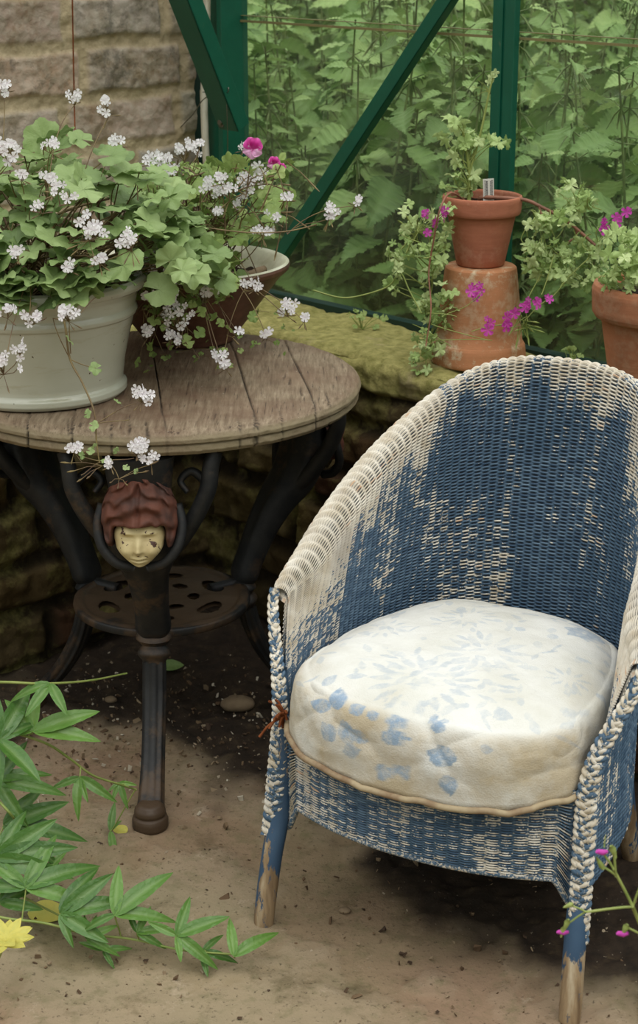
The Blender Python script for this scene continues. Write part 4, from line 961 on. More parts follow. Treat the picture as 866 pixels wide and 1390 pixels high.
# ---- scented geranium in the white planter
def white_plant():
    r = np.random.default_rng(31); org = WPOT; c0 = WPOT+np.array([.0, .0, .17]); lv, st = MB(), MB()
    cen = c0+np.array([.03, .02, .0])
    cnt = 0
    for k in range(330):
        d = nrm(np.array([r.normal(0, 1), r.normal(0, 1)-.25, abs(r.normal(0, 1))*.9+.02])); 
        rad = np.array([.265+.035*(d[0] > 0), .24, .275])*r.uniform(.5, 1.0)**.45
        p = cen+d*rad
        if p[2] < c0[2]+.02 and np.hypot(*(p-WPOT)[:2]) > .17: p[2] = c0[2]+r.uniform(.02, .08)
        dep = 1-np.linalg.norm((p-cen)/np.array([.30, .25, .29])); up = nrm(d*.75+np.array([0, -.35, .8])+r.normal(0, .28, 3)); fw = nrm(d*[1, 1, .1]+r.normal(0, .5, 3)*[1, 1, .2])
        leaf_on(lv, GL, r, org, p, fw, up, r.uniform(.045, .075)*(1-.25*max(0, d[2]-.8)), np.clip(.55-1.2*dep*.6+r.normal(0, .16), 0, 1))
        if k % 2 == 0:
            a = c0+np.array([r.normal(0, .06), r.normal(0, .06), 0]); stemline(st, org, a, p-fw*.0, .06, .0016, .015, k)
    # leaves standing over the rim
    for k in range(26):
        a = r.uniform(-2.9, .1); p = WPOT+np.array([math.cos(a)*.165, math.sin(a)*.165, .205+r.uniform(0, .05)]); leaf_on(lv, GL, r, org, p, [math.cos(a), math.sin(a), -.1], nrm(np.array([0, -.5, 1])+r.normal(0, .3, 3)), r.uniform(.03, .055), r.uniform(.1, .6)); stemline(st, org, c0+[math.cos(a)*.08, math.sin(a)*.08, 0], p, .2, .0014, .01, k+900)
    for k in range(26):     # woody bare stems in the shade under the leaves
        a = r.uniform(0, 2*PI); b = c0+np.array([math.cos(a)*.16, math.sin(a)*.16, r.uniform(.06, .16)]); stemline(st, org, c0+r.normal(0, .05, 3)*[1, 1, 0], b, .1, .0032, .03, k+500)
    FL = [(12, 205, 2.78, 13, .022), (102, 132, 3.0, 7, .013), (148, 145, 2.98, 9, .016), (68, 198, 2.80, 7, .013), (3, 118, 3.0, 6, .012), (120, 308, 2.72, 15, .024), (178, 326, 2.72, 9, .017), (78, 252, 2.74, 8, .013), (28, 236, 2.74, 5, .010), (56, 282, 2.72, 4, .010), (94, 268, 2.72, 4, .01), (158, 190, 2.95, 6, .011),
          (45, 430, 2.70, 8, .014), (92, 424, 2.70, 10, .016), (26, 472, 2.68, 7, .010), (4, 492, 2.66, 13, .022), (10, 424, 2.70, 7, .011), (100, 606, 2.655, 8, .011), (185, 608, 2.65, 12, .014), (205, 622, 2.65, 6, .010), (150, 628, 2.64, 4, .008), (191, 537, 2.70, 12, .013), (62, 240, 2.8, 5, .01), (135, 350, 2.72, 5, .011), (24, 345, 2.72, 5, .01), (93, 360, 2.72, 5, .01)]
    for k, (x, y, Y, n, s) in enumerate(FL):
        c = atY(x, y, Y); b = umbel(white_pot, org, c, n, s, .0072, 700+k, buds=4)
        if y < 370: stemline(st, org, c0+np.array([(x-60)*.0008, -.08, .06]), b, .12, .0011, .02, k+60)
    # the long trailing shoot hanging over the rim and down past the table edge
    tr = np.array([atY(62, 372, 2.80), atY(76, 398, 2.755), atY(88, 440, 2.725), atY(95, 487, 2.715), atY(112, 520, 2.695), atY(128, 560, 2.672), atY(131, 600, 2.66), atY(135, 628, 2.655)]); p = spline(tr, 8); st.add(*tube(p-org, np.linspace(.0022, .0012, len(p)), 6))
    for a, b, s1 in (((95, 487, 2.715), (72, 432, 2.70), 1), ((96, 480, 2.715), (94, 432, 2.70), 2), ((131, 575, 2.668), (185, 548, 2.70), 3), ((133, 575, 2.668), (175, 570, 2.68), 4), ((135, 628, 2.655), (182, 622, 2.65), 5), ((135, 626, 2.655), (104, 616, 2.655), 6), ((135, 628, 2.655), (110, 645, 2.645), 7), ((150, 630, 2.65), (162, 652, 2.64), 8), ((96, 488, 2.715), (130, 500, 2.70), 9), ((40, 372, 2.78), (10, 480, 2.67), 10), ((40, 372, 2.78), (40, 425, 2.70), 11), ((130, 404, 2.75), (110, 425, 2.70), 12)):
        stemline(st, org, atY(*a), atY(*b), .05, .0010, .004, s1+300)
    for x, y, Y, s in ((131, 500, 2.70, .022), (95, 462, 2.71, .018), (118, 562, 2.665, .016), (126, 578, 2.66, .018), (145, 625, 2.648, .020), (122, 612, 2.65, .014), (112, 618, 2.65, .014), (158, 612, 2.65, .012), (172, 634, 2.645, .012), (160, 545, 2.68, .014), (128, 606, 2.65, .012), (185, 640, 2.64, .01), (35, 384, 2.76, .03), (8, 385, 2.76, .03), (70, 395, 2.75, .026)):
        leaf_on(lv, SL, r, org, atY(x, y, Y), [r.normal(), -.4, r.normal(0, .4)], [r.normal(0, .3), -.8, .6], s, r.uniform(.4, .9))
    # dry seed heads / buds
    for x, y, Y in ((96, 640, 2.645), (108, 652, 2.645), (120, 648, 2.64), (88, 628, 2.65), (160, 662, 2.635), (172, 658, 2.64), (150, 655, 2.64), (198, 640, 2.64), (210, 628, 2.645)):
        q = atY(x, y, Y); h = atY(140, 632, 2.65) if y < 655 and x < 130 else atY(162, 650, 2.64); st.add(*tube(np.array([h, (q+h)/2+[0, 0, .003], q-(q-h)*.12, q, q+(q-h)*.12])-org, [.0006, .0006, .0007, .0018, .0005], 6))
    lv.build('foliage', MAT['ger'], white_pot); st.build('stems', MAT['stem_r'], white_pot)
white_plant()

# ---- trailing geranium in the brown bowl
def bowl_plant():
    r = np.random.default_rng(77); org = BB; c0 = BB+np.array([0, 0, .13]); lv, st = MB(), MB()
    for k in range(430):
        x = r.normal(278, 58); y = r.uniform(218, 405)
        if y > 330: x = r.normal(240, 40)
        if x > 395 or x < 165: continue
        if x > 330 and y > 335: continue
        Yd = r.uniform(3.10, 3.50) if y < 330 else r.uniform(3.02, 3.22)
        p = atY(x, y, Yd); d = nrm(p-c0)
        leaf_on(lv, SL, r, org, p, nrm(d*[1, 1, .2]+r.normal(0, .6, 3)), nrm(np.array([0, -.7, .8])+r.normal(0, .45, 3)), r.uniform(.018, .040), np.clip(r.normal(.45, .25), 0, 1))
        if k % 2 == 0: stemline(st, org, c0+np.array([r.normal(0, .05), r.normal(0, .05), 0]), p, .10, .0012, .02, k, r1=.0008)
    for x, y, Yd, s in ((240, 312, 3.05, .06), (210, 330, 3.0, .055), (262, 330, 3.08, .05), (318, 322, 3.12, .042), (222, 300, 3.06, .05), (300, 400, 3.0, .028), (225, 412, 3.0, .05), (243, 300, 3.1, .04), (290, 330, 3.1, .04), (212, 408, 2.96, .03), (345, 430, 3.05, .022), (302, 480, 2.98, .022), (318, 384, 3.0, .028)):
        leaf_on(lv, GL, r, org, atY(x, y, Yd), [r.normal(), -.3, .1], [r.normal(0, .3), -.8, .7], s, r.uniform(.3, .7))
    FL = [(250, 206, 3.2, 12, .020), (222, 224, 3.15, 14, .022), (268, 202, 3.2, 6, .012), (286, 256, 3.12, 15, .022), (335, 246, 3.15, 15, .022), (357, 230, 3.2, 9, .014), (312, 262, 3.1, 8, .014), (205, 215, 3.2, 6, .012), (232, 236, 3.1, 8, .013), (215, 358, 2.98, 16, .024), (237, 378, 2.96, 12, .018), (240, 432, 2.95, 18, .022), (228, 402, 2.95, 12, .018), (345, 385, 3.0, 9, .014), (390, 420, 3.0, 11, .014), (413, 430, 3.0, 5, .010), (447, 287, 3.05, 10, .014), (483, 273, 3.05, 6, .009), (372, 292, 3.1, 7, .012), (295, 482, 2.94, 8, .011), (306, 494, 2.92, 6, .010), (278, 398, 2.98, 13, .018), (205, 404, 2.95, 8, .014), (235, 340, 3.0, 7, .012), (356, 310, 3.1, 8, .014), (292, 290, 3.1, 6, .012), (330, 275, 3.15, 6, .012), (245, 460, 2.94, 5, .01), (232, 458, 2.94, 5, .009), (200, 300, 3.1, 6, .01), (292, 340, 3.05, 5, .01), (186, 372, 2.95, 6, .011), (262, 362, 3.0, 6, .011), (362, 452, 2.98, 4, .007), (200, 452, 2.94, 6, .010), (330, 200, 3.25, 4, .008), (300, 242, 3.1, 8, .012), (322, 452, 3.0, 3, .007), (390, 268, 3.1, 4, .008)]
    for k, (x, y, Y, n, s) in enumerate(FL):
        c = atY(x, y, Y); b = umbel(bowl, org, c, n, s, .0070, 1300+k, buds=5)
        a = c0+np.array([(x-270)*.0006, -.06, .0])
        if x > 380 and y < 320: a = atY(390, 318, 3.08); stemline(st, org, a, b, .08, .0010, .006, k+60)
        elif y > 440 and x > 280 and x < 340: stemline(st, org, atY(265, 380, 3.0), b, -.02, .0011, .008, k+60)
        elif x > 350 and y > 380: stemline(st, org, atY(300, 372, 3.08), b, .10, .0011, .012, k+60)
        else: stemline(st, org, a, b, .12 if y < 350 else .35, .0011, .018, k+60)
    # long wiry runner crossing in front
    p = spline(np.array([atY(255, 305, 3.06), atY(300, 312, 3.05), atY(345, 316, 3.05), atY(390, 314, 3.06), atY(430, 305, 3.06)]), 6); st.add(*tube(p-org, .0013, 5))
    p = spline(np.array([atY(235, 350, 3.02), atY(290, 400, 2.98), atY(335, 440, 2.97), atY(395, 438, 2.99)]), 6); 
    for k in range(60):   # tangle of thin stalks and seed heads
        x, y = r.normal(232, 30), r.normal(395, 40); a = atY(x, y, 2.98); d = r.normal(0, 1, 3)*[1, .5, 1]*.028; st.add(*tube(np.array([a, a+d*.5+[0, 0, .004], a+d, a+d*1.15])-org, [.0008, .0007, .0019, .0005], 5))
    for k in range(50):
        x, y = r.uniform(240, 390), r.uniform(215, 320); a = atY(x, y, 3.12); d = r.normal(0, 1, 3)*[1, .5, 1]*.026; st.add(*tube(np.array([a, a+d*.5+[0, 0, .004], a+d, a+d*1.15])-org, [.0009, .0008, .0019, .0005], 5))
    for k in range(70):
        x, y = r.normal(235, 32), r.normal(420, 35); p = atY(x, y, r.uniform(2.94, 3.0)); leaf_on(lv, SL, r, org, p, r.normal(0, 1, 3), nrm(np.array([0, -.8, .6])+r.normal(0, .5, 3)), r.uniform(.010, .024), r.uniform(.3, 1))
        if k % 2: stemline(st, org, c0+np.array([r.normal(0, .05), -.15, .02]), p, .25, .0009, .01, k)
    # fallen scraps on the runner over the table
    for k in range(34):
        x, y = r.uniform(195, 400), r.uniform(455, 505)
        if x > 320: y = r.uniform(420, 480)
        p = atZ(x, y, TZ+.012+r.uniform(0, .02)); leaf_on(lv, SL, r, org, p, r.normal(0, 1, 3), [0, -.6, 1], r.uniform(.006, .014), r.uniform(.2, .9))
        if k % 2 == 0: stemline(st, org, p, p+r.normal(0, .02, 3)*[1, 1, .2], .1, .0007, .004, k)
    # regal pelargonium blooms: magenta upper petals over pale lower ones
    def bloom(px, py, Y, R, tilt, sd):
        c = atY(px, py, Y); m = MB(); out = nrm(camv-c+np.array([tilt, 0, 1.2*abs(tilt)])); fr = frame(nrm(np.array([.1, 0, 1.])), out)
        for k, (ang, L, wd, rn) in enumerate(((-.42, .030, .020, 1), (.42, .030, .020, .95), (2.0, .026, .014, 0), (-2.0, .026, .014, 0), (PI, .026, .015, 0))):
            t = np.linspace(0, 1, 8); q = np.linspace(-1, 1, 7); T, Q = np.meshgrid(t, q, indexing='ij'); W = wd*np.sin(PI*np.clip(T*.86+.06, 0, 1))**.7
            x = Q*W*R/.03*1.0; y = T*L*R/.03*(1-.10*Q*Q); z = .004*np.sin(T*3)+.002*np.sin(Q*6+k)+(.0015 if rn else 0); ca, sa = math.cos(ang), math.sin(ang)
            V = np.stack([x*ca+y*sa, y*ca-x*sa, z], -1).reshape(-1, 3)@fr.T+c-org
            rv = (.35+.65*np.exp(-((T-.45)/.35)**2-(Q/.8)**2))*rn if rn else 0*T+.05+.25*(T < .2)
            m.add(V, gridF(8, 7), rnd=rv.ravel())
        o = m.build('pink_flower', MAT['pink'], bowl); o['label'] = 'pink and pale flower' ; stemline(st, org, c0+[.02, 0, .0], c-[0, 0, .004], .02, .0013, .01, sd)
    bloom(343, 202, 3.16, .022, 0, 1); bloom(371, 222, 3.16, .014, .9, 2); bloom(381, 228, 3.17, .010, 1.4, 3)
    lv.build('foliage', MAT['ger_s'], bowl); st.build('stems', MAT['stem_r'], bowl)
bowl_plant()

# ---- curly-leaved geranium in the upper pot, trailing both ways
def mag_flower(parent, org, px, py, Y, R, seed):
    r = np.random.default_rng(seed); m = MB(); c = atY(px, py, Y); tv = nrm(camv-c)
    for k in range(2): petal5(m, c+np.array([0, 0, -.3*R+.5*R*k])-org+r.normal(0, .2*R, 3), nrm(tv+r.normal(0, .5, 3)), nrm(np.array([r.normal(0, .3), 0, 1])), R*(1 if k == 0 else .7), rnd=r.uniform(0, .6), mark=False, wide=.36)
    m.build('magenta_flower', MAT['magenta'], parent, False)
def curly_cloud(lv, st, r, org, pts, Y0, dY, n, size, sx=9, sy=8, root=None):
    for x, y in pts:
        for k in range(n):
            Y = Y0+r.uniform(-dY, dY); p = atY(x+r.normal(0, sx), y+r.normal(0, sy), Y); leaf_on(lv, CL, r, org, p, r.normal(0, 1, 3)+[0, -.3, .2], nrm(np.array([0, -.7, .7])+r.normal(0, .5, 3)), r.uniform(*size), np.clip(r.normal(.66, .24), 0, 1))
            if root is not None and k % 2 == 0: stemline(st, org, root(x, y), p, .04, .0011, .010, int(x*7+y+k))
def pot_plant():
    r = np.random.default_rng(5); org = UP; s0 = UP+np.array([-.025, 0, .118]); lv, st, tw = MB(), MB(), MB(); Yp = UP[1]
    p = spline(np.array([s0, atY(636, 225, Yp), atY(632, 200, Yp), atY(628, 180, Yp)]), 6); st.add(*tube(p-org, np.linspace(.004, .0018, len(p)), 6))
    p = spline(np.array([atY(637, 235, Yp), atY(650, 190, Yp), atY(658, 155, Yp), atY(664, 125, Yp), atY(669, 106, Yp)]), 6); st.add(*tube(p-org, np.linspace(.0024, .0018, len(p)), 6))
    def root(x, y): return atY(636, min(255, y+30), Yp)
    curly_cloud(lv, st, r, org, [(615, 163), (633, 175), (605, 193), (622, 198), (636, 196), (656, 197), (672, 194), (645, 185), (617, 222), (612, 240), (628, 238), (643, 245), (634, 262), (603, 262)], Yp, .03, 3, (.018, .030), 5, 5, root)
    for x, y in ((668, 105), (672, 100), (664, 112)): leaf_on(lv, CL, r, org, atY(x, y, Yp), [0, 0, 1], [0, -1, .2], .014, .95)
    for k, (x, y) in enumerate(((655, 112), (648, 108), (660, 122), (640, 118), (646, 130))): stemline(st, org, atY(664, 126, Yp), atY(x, y, Yp), .1, .0007, .003, k)
    # left trailing mass
    LP = [(545, 315), (560, 300), (575, 298), (532, 345), (548, 340), (565, 345), (580, 330), (590, 315), (600, 330), (588, 350), (570, 370), (540, 368), (530, 385), (600, 300), (610, 285), (590, 372), (605, 400), (590, 410), (570, 415), (592, 430), (575, 432), (600, 440), (585, 458), (565, 462), (580, 475), (600, 470), (562, 480), (610, 425), (575, 495)]
    def rootl(x, y): return atY(585, min(y+25, 470), Yp-.03)
    curly_cloud(lv, st, r, org, LP, Yp-.055, .03, 4, (.014, .028), 7, 7, rootl)
    p = spline(np.array([s0, atY(612, 262, Yp-.05), atY(597, 285, Yp-.10), atY(588, 330, Yp-.09), atY(582, 370, Yp-.09), atY(585, 420, Yp-.12), atY(578, 470, Yp-.135)]), 8); tw.add(*tube(p-org, np.linspace(.0022, .0012, len(p)), 6))
    for a, b in (((420, 392), (460, 403)),): pass
    p = spline(np.array([atY(572, 425, Yp-.10), atY(556, 395, Yp-.08), atY(543, 370, Yp-.07), atY(528, 388, Yp-.06), atY(495, 400, Yp-.05), atY(463, 404, Yp-.04), atY(425, 394, Yp-.02)]), 6); st.add(*tube(p-org, .0016, 5))
    for k, (a, b) in enumerate((((585, 440), (665, 462)), ((580, 425), (620, 430)), ((600, 430), (640, 410)), ((590, 462), (668, 462)), ((640, 410), (655, 395)), ((612, 470), (560, 440)), ((572, 330), (545, 318)), ((575, 350), (605, 340)), ((560, 330), (580, 290)))): stemline(st, org, atY(*a, Yp-.12), atY(*b, Yp-.13), .02, .0010, .004, k+40)
    for k in range(18): # seed heads, upper left
        a = atY(565, 315, Yp-.06); d = nrm(r.normal(0, 1, 3)*[1, .3, 1])*.045; st.add(*tube(np.array([a, a+d*.6, a+d*.85, a+d])-org, [.0008, .0008, .0022, .0005], 5))
    for k, (x, y, R) in enumerate(((578, 289, .010), (590, 301, .011), (603, 293, .010), (602, 284, .009), (581, 316, .009), (640, 392, .012), (651, 389, .011), (646, 402, .009), (665, 442, .013), (689, 437, .013), (700, 422, .011), (713, 417, .012), (729, 411, .013), (744, 405, .009), (716, 411, .009), (690, 429, .009), (663, 434, .009))):
        mag_flower(geranium_pot, org, x, y, Yp-.12 if y > 340 else Yp-.08, R, k)
    # right trailing red branch and its leaves
    p = spline(np.array([s0+[.02, 0, .005], atY(655, 268, Yp-.01), atY(690, 269, Yp-.03), atY(715, 272, Yp-.03), atY(735, 281, Yp-.04), atY(765, 297, Yp-.05), atY(790, 317, Yp-.06), atY(808, 333, Yp-.07)]), 8); tw.add(*tube(p-org, np.linspace(.0040, .0030, len(p)), 8))
    for a, b in (((731, 279), (737, 300)), ((778, 305), (783, 318)), ((783, 318), (770, 332)), ((735, 290), (738, 306))): tw.add(*tube(bez(atY(*a, Yp-.04), atY(a[0]+2, a[1]+6, Yp-.04), atY(b[0], b[1]-6, Yp-.05), atY(*b, Yp-.05), 8)-org, .0022, 6))
    RPp = [(775, 255), (785, 262), (800, 262), (792, 275), (770, 280), (760, 298), (778, 290), (738, 310), (722, 312), (730, 300), (745, 305), (715, 330), (735, 335), (720, 345), (745, 345), (757, 330), (770, 345), (785, 335), (800, 340), (790, 352), (775, 365), (800, 368), (725, 360), (810, 350), (765, 372), (788, 385), (735, 372), (755, 355), (815, 330)]
    def rootr(x, y): return atY(x+r.normal(0, 10), max(y-22, 285), Yp-.06)
    curly_cloud(lv, st, r, org, RPp, Yp-.07, .035, 4, (.015, .030), 7, 6, rootr)
    for k, (a, b) in enumerate((((778, 372), (742, 408)), ((742, 408), (712, 435)), ((752, 345), (735, 400)), ((715, 430), (690, 450)), ((712, 435), (700, 470)), ((735, 372), (700, 440)), ((800, 350), (760, 390)), ((690, 440), (640, 450)))): stemline(st, org, atY(*a, Yp-.09), atY(*b, Yp-.11), .02, .0013, .004, k+140)
    for k in range(16): 
        a = atY(712+r.normal(0, 5), 435+r.normal(0, 5), Yp-.11); d = nrm(r.normal(0, 1, 3)*[1, .3, 1]+[.3, 0, -.5])*r.uniform(.03, .05); st.add(*tube(np.array([a, a+d*.6, a+d*.75, a+d])-org, [.0008, .0008, .0022, .0004], 5))
    for k, (x, y, R) in enumerate(((820, 300, .010), (821, 309, .012), (838, 293, .010), (850, 287, .011), (839, 302, .012))): mag_flower(geranium_pot, org, x, y, Yp-.10, R, k+50)
    stemline(st, org, atY(812, 335, Yp-.09), atY(822, 312, Yp-.10), 0, .001, .003, 5); stemline(st, org, atY(822, 325, Yp-.09), atY(845, 295, Yp-.10), 0, .001, .003, 6)
    lv.build('foliage', MAT['curly'], geranium_pot); st.build('stems', MAT['stem_g'], geranium_pot); tw.build('woody_stem', MAT['twig'], geranium_pot)
pot_plant()
# white plant label pushed into the soil
lab = empty('plant_label', UP+np.array([.012, -.012, .117])); tag(lab, 'narrow white plastic plant label with tiny print, stuck in the upper terracotta pot', 'label')
c = lab.location; tl = nrm(np.array([0, -.10, 1])); m = MB(); V, Q = boxV((-.0105, -.0004, 0), (.0105, .0004, .052)); m.add(V, Q); lb = m.build('label_strip', MAT['label'], lab, False); bevel(lb, .0003, 1)
lab.rotation_euler = (.10, -.06, .05)
m = MB(); rr = np.random.default_rng(12)
for x0 in (-.0065, -.0030, .0042, .0070):
    z = .014
    while z < .047:
        h = rr.uniform(.0012, .0035); wd = .0009 if abs(x0) > .004 else .0013; V, Q = boxV((x0-wd, -.0006, z), (x0+wd, -.0003, z+h)); m.add(V, Q); z += h+.0008
m.build('print', MAT['ink'], lb, False)
# ---- plant in the right-hand pot
def right_plant():
    r = np.random.default_rng(15); org = RP; lv, st = MB(), MB(); Yp = RP[1]; c0 = RP+np.array([0, 0, .195])
    def root(x, y): return c0+np.array([(x-890)*.0004, -.03, 0])
    curly_cloud(lv, st, r, org, [(828, 385), (840, 375), (850, 360), (862, 350), (845, 345), (832, 360), (855, 335), (866, 330), (870, 365), (880, 350), (890, 340), (900, 360), (842, 330), (858, 345), (848, 388), (862, 380), (880, 375)], Yp-.06, .05, 4, (.018, .034), 8, 7, root)
    curly_cloud(lv, st, r, org, [(856, 328), (866, 340), (872, 322)], Yp-.05, .02, 2, (.03, .04), 6, 5, root)
    lv.build('foliage', MAT['curly'], right_pot); st.build('stems', MAT['stem_g'], right_pot)
right_plant()
# small seedlings rooted on the wall
for k, (x, y, nn, lbl) in enumerate(((492, 437, .15, 'tiny bright green seedling on the mossy wall top close to the left pane'), (776, 470, .20, 'tiny seedling on the wall between the upturned pot and the right pot'))):
    b = wall_at(x, nn, .685); o = empty('seedling', b); r = np.random.default_rng(k+3); lv, st = MB(), MB()
    for j in range(12):
        p = b+np.array([r.normal(0, .014), r.normal(0, .012), r.uniform(.006, .045)]); leaf_on(lv, SL, r, b, p, r.normal(0, 1, 3), [0, -.6, .9], r.uniform(.010, .018), r.uniform(.6, 1)); stemline(st, b, b, p, .1, .0008, .003, j)
    lv.build('foliage', MAT['ger_s'], o); st.build('stems', MAT['stem_g'], o); tag(o, lbl, 'seedling')

# ---- passion-flower vine, bottom left
def vine(name_label, stems, leaves, seed):
    r = np.random.default_rng(seed); root = empty('passion_vine', stems[0][0]*[1, 1, 0]); tag(root, name_label, 'vine'); org = np.array(root.location); st = MB()
    for s in stems: p = spline(s, 8); st.add(*tube(p-org, np.linspace(.0026, .0016, len(p)), 6))
    for (c, size, angs, tilt, rn) in leaves:
        m = MB(); up = nrm(np.array([tilt[0], tilt[1], 1.])); fr = frame(nrm(np.array([1., 0, 0])), up)
        ps = MB()
        for j, a in enumerate(angs):
            an, L = a if isinstance(a, tuple) else (a, 1.)
            d = fr[:, 1]*math.cos(math.radians(an))+np.cross(up, fr[:, 1])*math.sin(math.radians(an))
            T = VLf[r.integers(0, 3)]; R = frame(d+np.array([0, 0, .25]), up+r.normal(0, .12, 3)); V = (T[0]*size*L*[1.05, 1, 1])@R.T+c-org; m.add(V, T[1], uvp=T[2], rnd=np.clip(rn+r.normal(0, .12), 0, 1))
        o = m.build('leaf', MAT['vine'], root)
        q = min((pp for s in stems for pp in spline(s, 8)), key=lambda w_: np.linalg.norm(w_-c)); ps.add(*tube(bez(q, q+[0, 0, .01], c-[0, 0, .01], c, 8)-org, .0013, 5)); ps.build('leaf_stalk', MAT['stem_g'], o)
    st.build('vine_stem', MAT['stem_g'], root); return root
def g_(px, py, z=.02): return atZ(px, py, z)
U = (0., -.9)
vine('long green vine shoot with narrow fingered leaves arching in at the lower left edge', [np.array([g_(-60, 930, .38), g_(0, 926, .36), g_(60, 928, .34), g_(120, 924, .31), g_(172, 914, .28)]), np.array([g_(-50, 985, .30), g_(0, 990, .27), g_(60, 1008, .24), g_(95, 1030, .20), g_(125, 1052, .16), g_(160, 1064, .13), g_(185, 1072, .10)]), np.array([g_(-40, 1050, .2), g_(10, 1100, .18), g_(22, 1120, .12), g_(14, 1136, .08)])],
     [(g_(68, 928, .345), .065, [(205, 1), (245, 1.05), (295, 1)], U, .7), (g_(45, 992, .27), .105, [(8, 1.05), (-14, 1.0), (95, .75), (140, .7), (190, .8)], U, .8), (g_(-2, 1005, .27), .11, [(60, 1.), (25, .6), (-50, 1.0), (-85, .8), (100, .8)], (.2, -.7), .35), (g_(108, 1055, .17), .062, [(215, .8), (265, 1.), (-42, 1.05), (-75, .7)], U, .8), (g_(162, 1062, .12), .042, [(-20, .7), (255, .8), (285, 1.), (230, .6)], U, .9), (g_(-5, 1060, .2), .10, [(10, .8), (-15, 1.), (-60, .8), (50, .8)], U, .5), (g_(150, 1128, .02), .05, [(85, 1.), (-80, 1.0), (45, .5)], (0, -1.4), .9)], 3)
vine('leafy vine creeping across the stone floor in front of the table foot', [np.array([g_(-60, 1225, .06), g_(0, 1245, .05), g_(60, 1253, .04), g_(120, 1268, .03), g_(180, 1275, .03), g_(250, 1290, .03), g_(330, 1296, .03)]), np.array([g_(-60, 1180, .07), g_(0, 1200, .06), g_(40, 1222, .045), g_(85, 1245, .03)])],
     [(g_(35, 1205, .09), .095, [(62, 1.), (18, 1.15), (-18, 1.0), (150, .9), (185, .9)], U, .55), (g_(-5, 1165, .12), .11, [(25, 1.), (0, 1.1), (-25, 1.), (60, .8)], U, .45), (g_(5, 1120, .12), .11, [(10, 1.), (-12, 1.1), (-40, .9), (40, .8)], U, .45), (g_(82, 1240, .07), .09, [(58, 1.), (30, 1.1), (5, 1.15), (-40, 1.), (-72, .6)], U, .5), (g_(156, 1242, .08), .085, [(88, .9), (35, 1.25), (-5, 1.0), (-150, .6)], U, .6), (g_(60, 1185, .05), .05, [(40, 1.), (-20, 1.), (120, .8)], U, .7), (g_(118, 1275, .04), .05, [(20, 1.), (-30, 1.), (100, .8), (70, .8)], U, .8), (g_(186, 1266, .05), .045, [(0, 1.2), (-35, 1.), (120, .8), (60, 1.)], U, .7),
      (g_(240, 1270, .06), .07, [(70, .9), (12, 1.2), (-45, 1.), (-80, .6), (165, .7)], U, .7), (g_(318, 1298, .04), .07, [(100, .85), (28, 1.05), (60, .3)], U, .8), (g_(275, 1292, .03), .05, [(-20, 1.), (-80, .8), (40, .8)], U, .5), (g_(0, 1225, .06), .07, [(-20, 1.), (20, .9), (60, .7)], U, .5), (g_(140, 1290, .02), .04, [(0, 1.), (-60, .8), (170, 1.)], U, .6)], 9)
# fallen leaves
def fallen(px, py, size, ang, label, mat='yellow', tmpl=None, z=.006, grp=None):
    c = atZ(px, py, z); o = None; m = MB(); T = tmpl or strip_leaf(14, .34, .15, .08); R = frame([math.cos(ang), math.sin(ang), .05], [.1, -.35, 1]); m.add((T[0]*size)@R.T, T[1], uvp=T[2], rnd=.5)
    o = m.build('fallen_leaf', MAT[mat]); o.location = tuple(c); tag(o, label, 'leaf', grp); return o
fallen(38, 1238, .068, -.1, 'yellow fallen leaf lying under the creeping vine'); fallen(172, 1130, .034, 2.5, 'small yellow fallen leaf beside the front table foot')
fallen(452, 1296, .03, .2, 'yellow leaf scrap on the floor below the vine tip') if False else None
fallen(218, 905, .05, .2, 'green leaf lying in the shade behind the front table leg', 'nettle', None, .02)
# yellow bloom at the very corner, out of focus
def corner_flower():
    c = atZ(8, 1278, .10); r = np.random.default_rng(1); m = MB(); org = c
    for k in range(16):
        a = k*2*PI/16; T = strip_leaf(8, .22, .1, .2); R = frame([math.cos(a), math.sin(a)*.8-.1, .35+.2*(k % 2)], [0, -.6, 1]); m.add((T[0]*.042)@R.T, T[1], uvp=T[2], rnd=.6+.2*(k % 2))
    o = m.build('yellow_flower', MAT['yellow']); o.location = tuple(c); tag(o, 'pale yellow flower in the bottom left corner', 'flower'); s = MB(); s.add(*tube(np.array([[0, 0, 0], [-.02, 0, -.05], [-.03, .01, -.10]]), .0015, 5)); s.build('stem', MAT['stem_g'], o)
corner_flower()
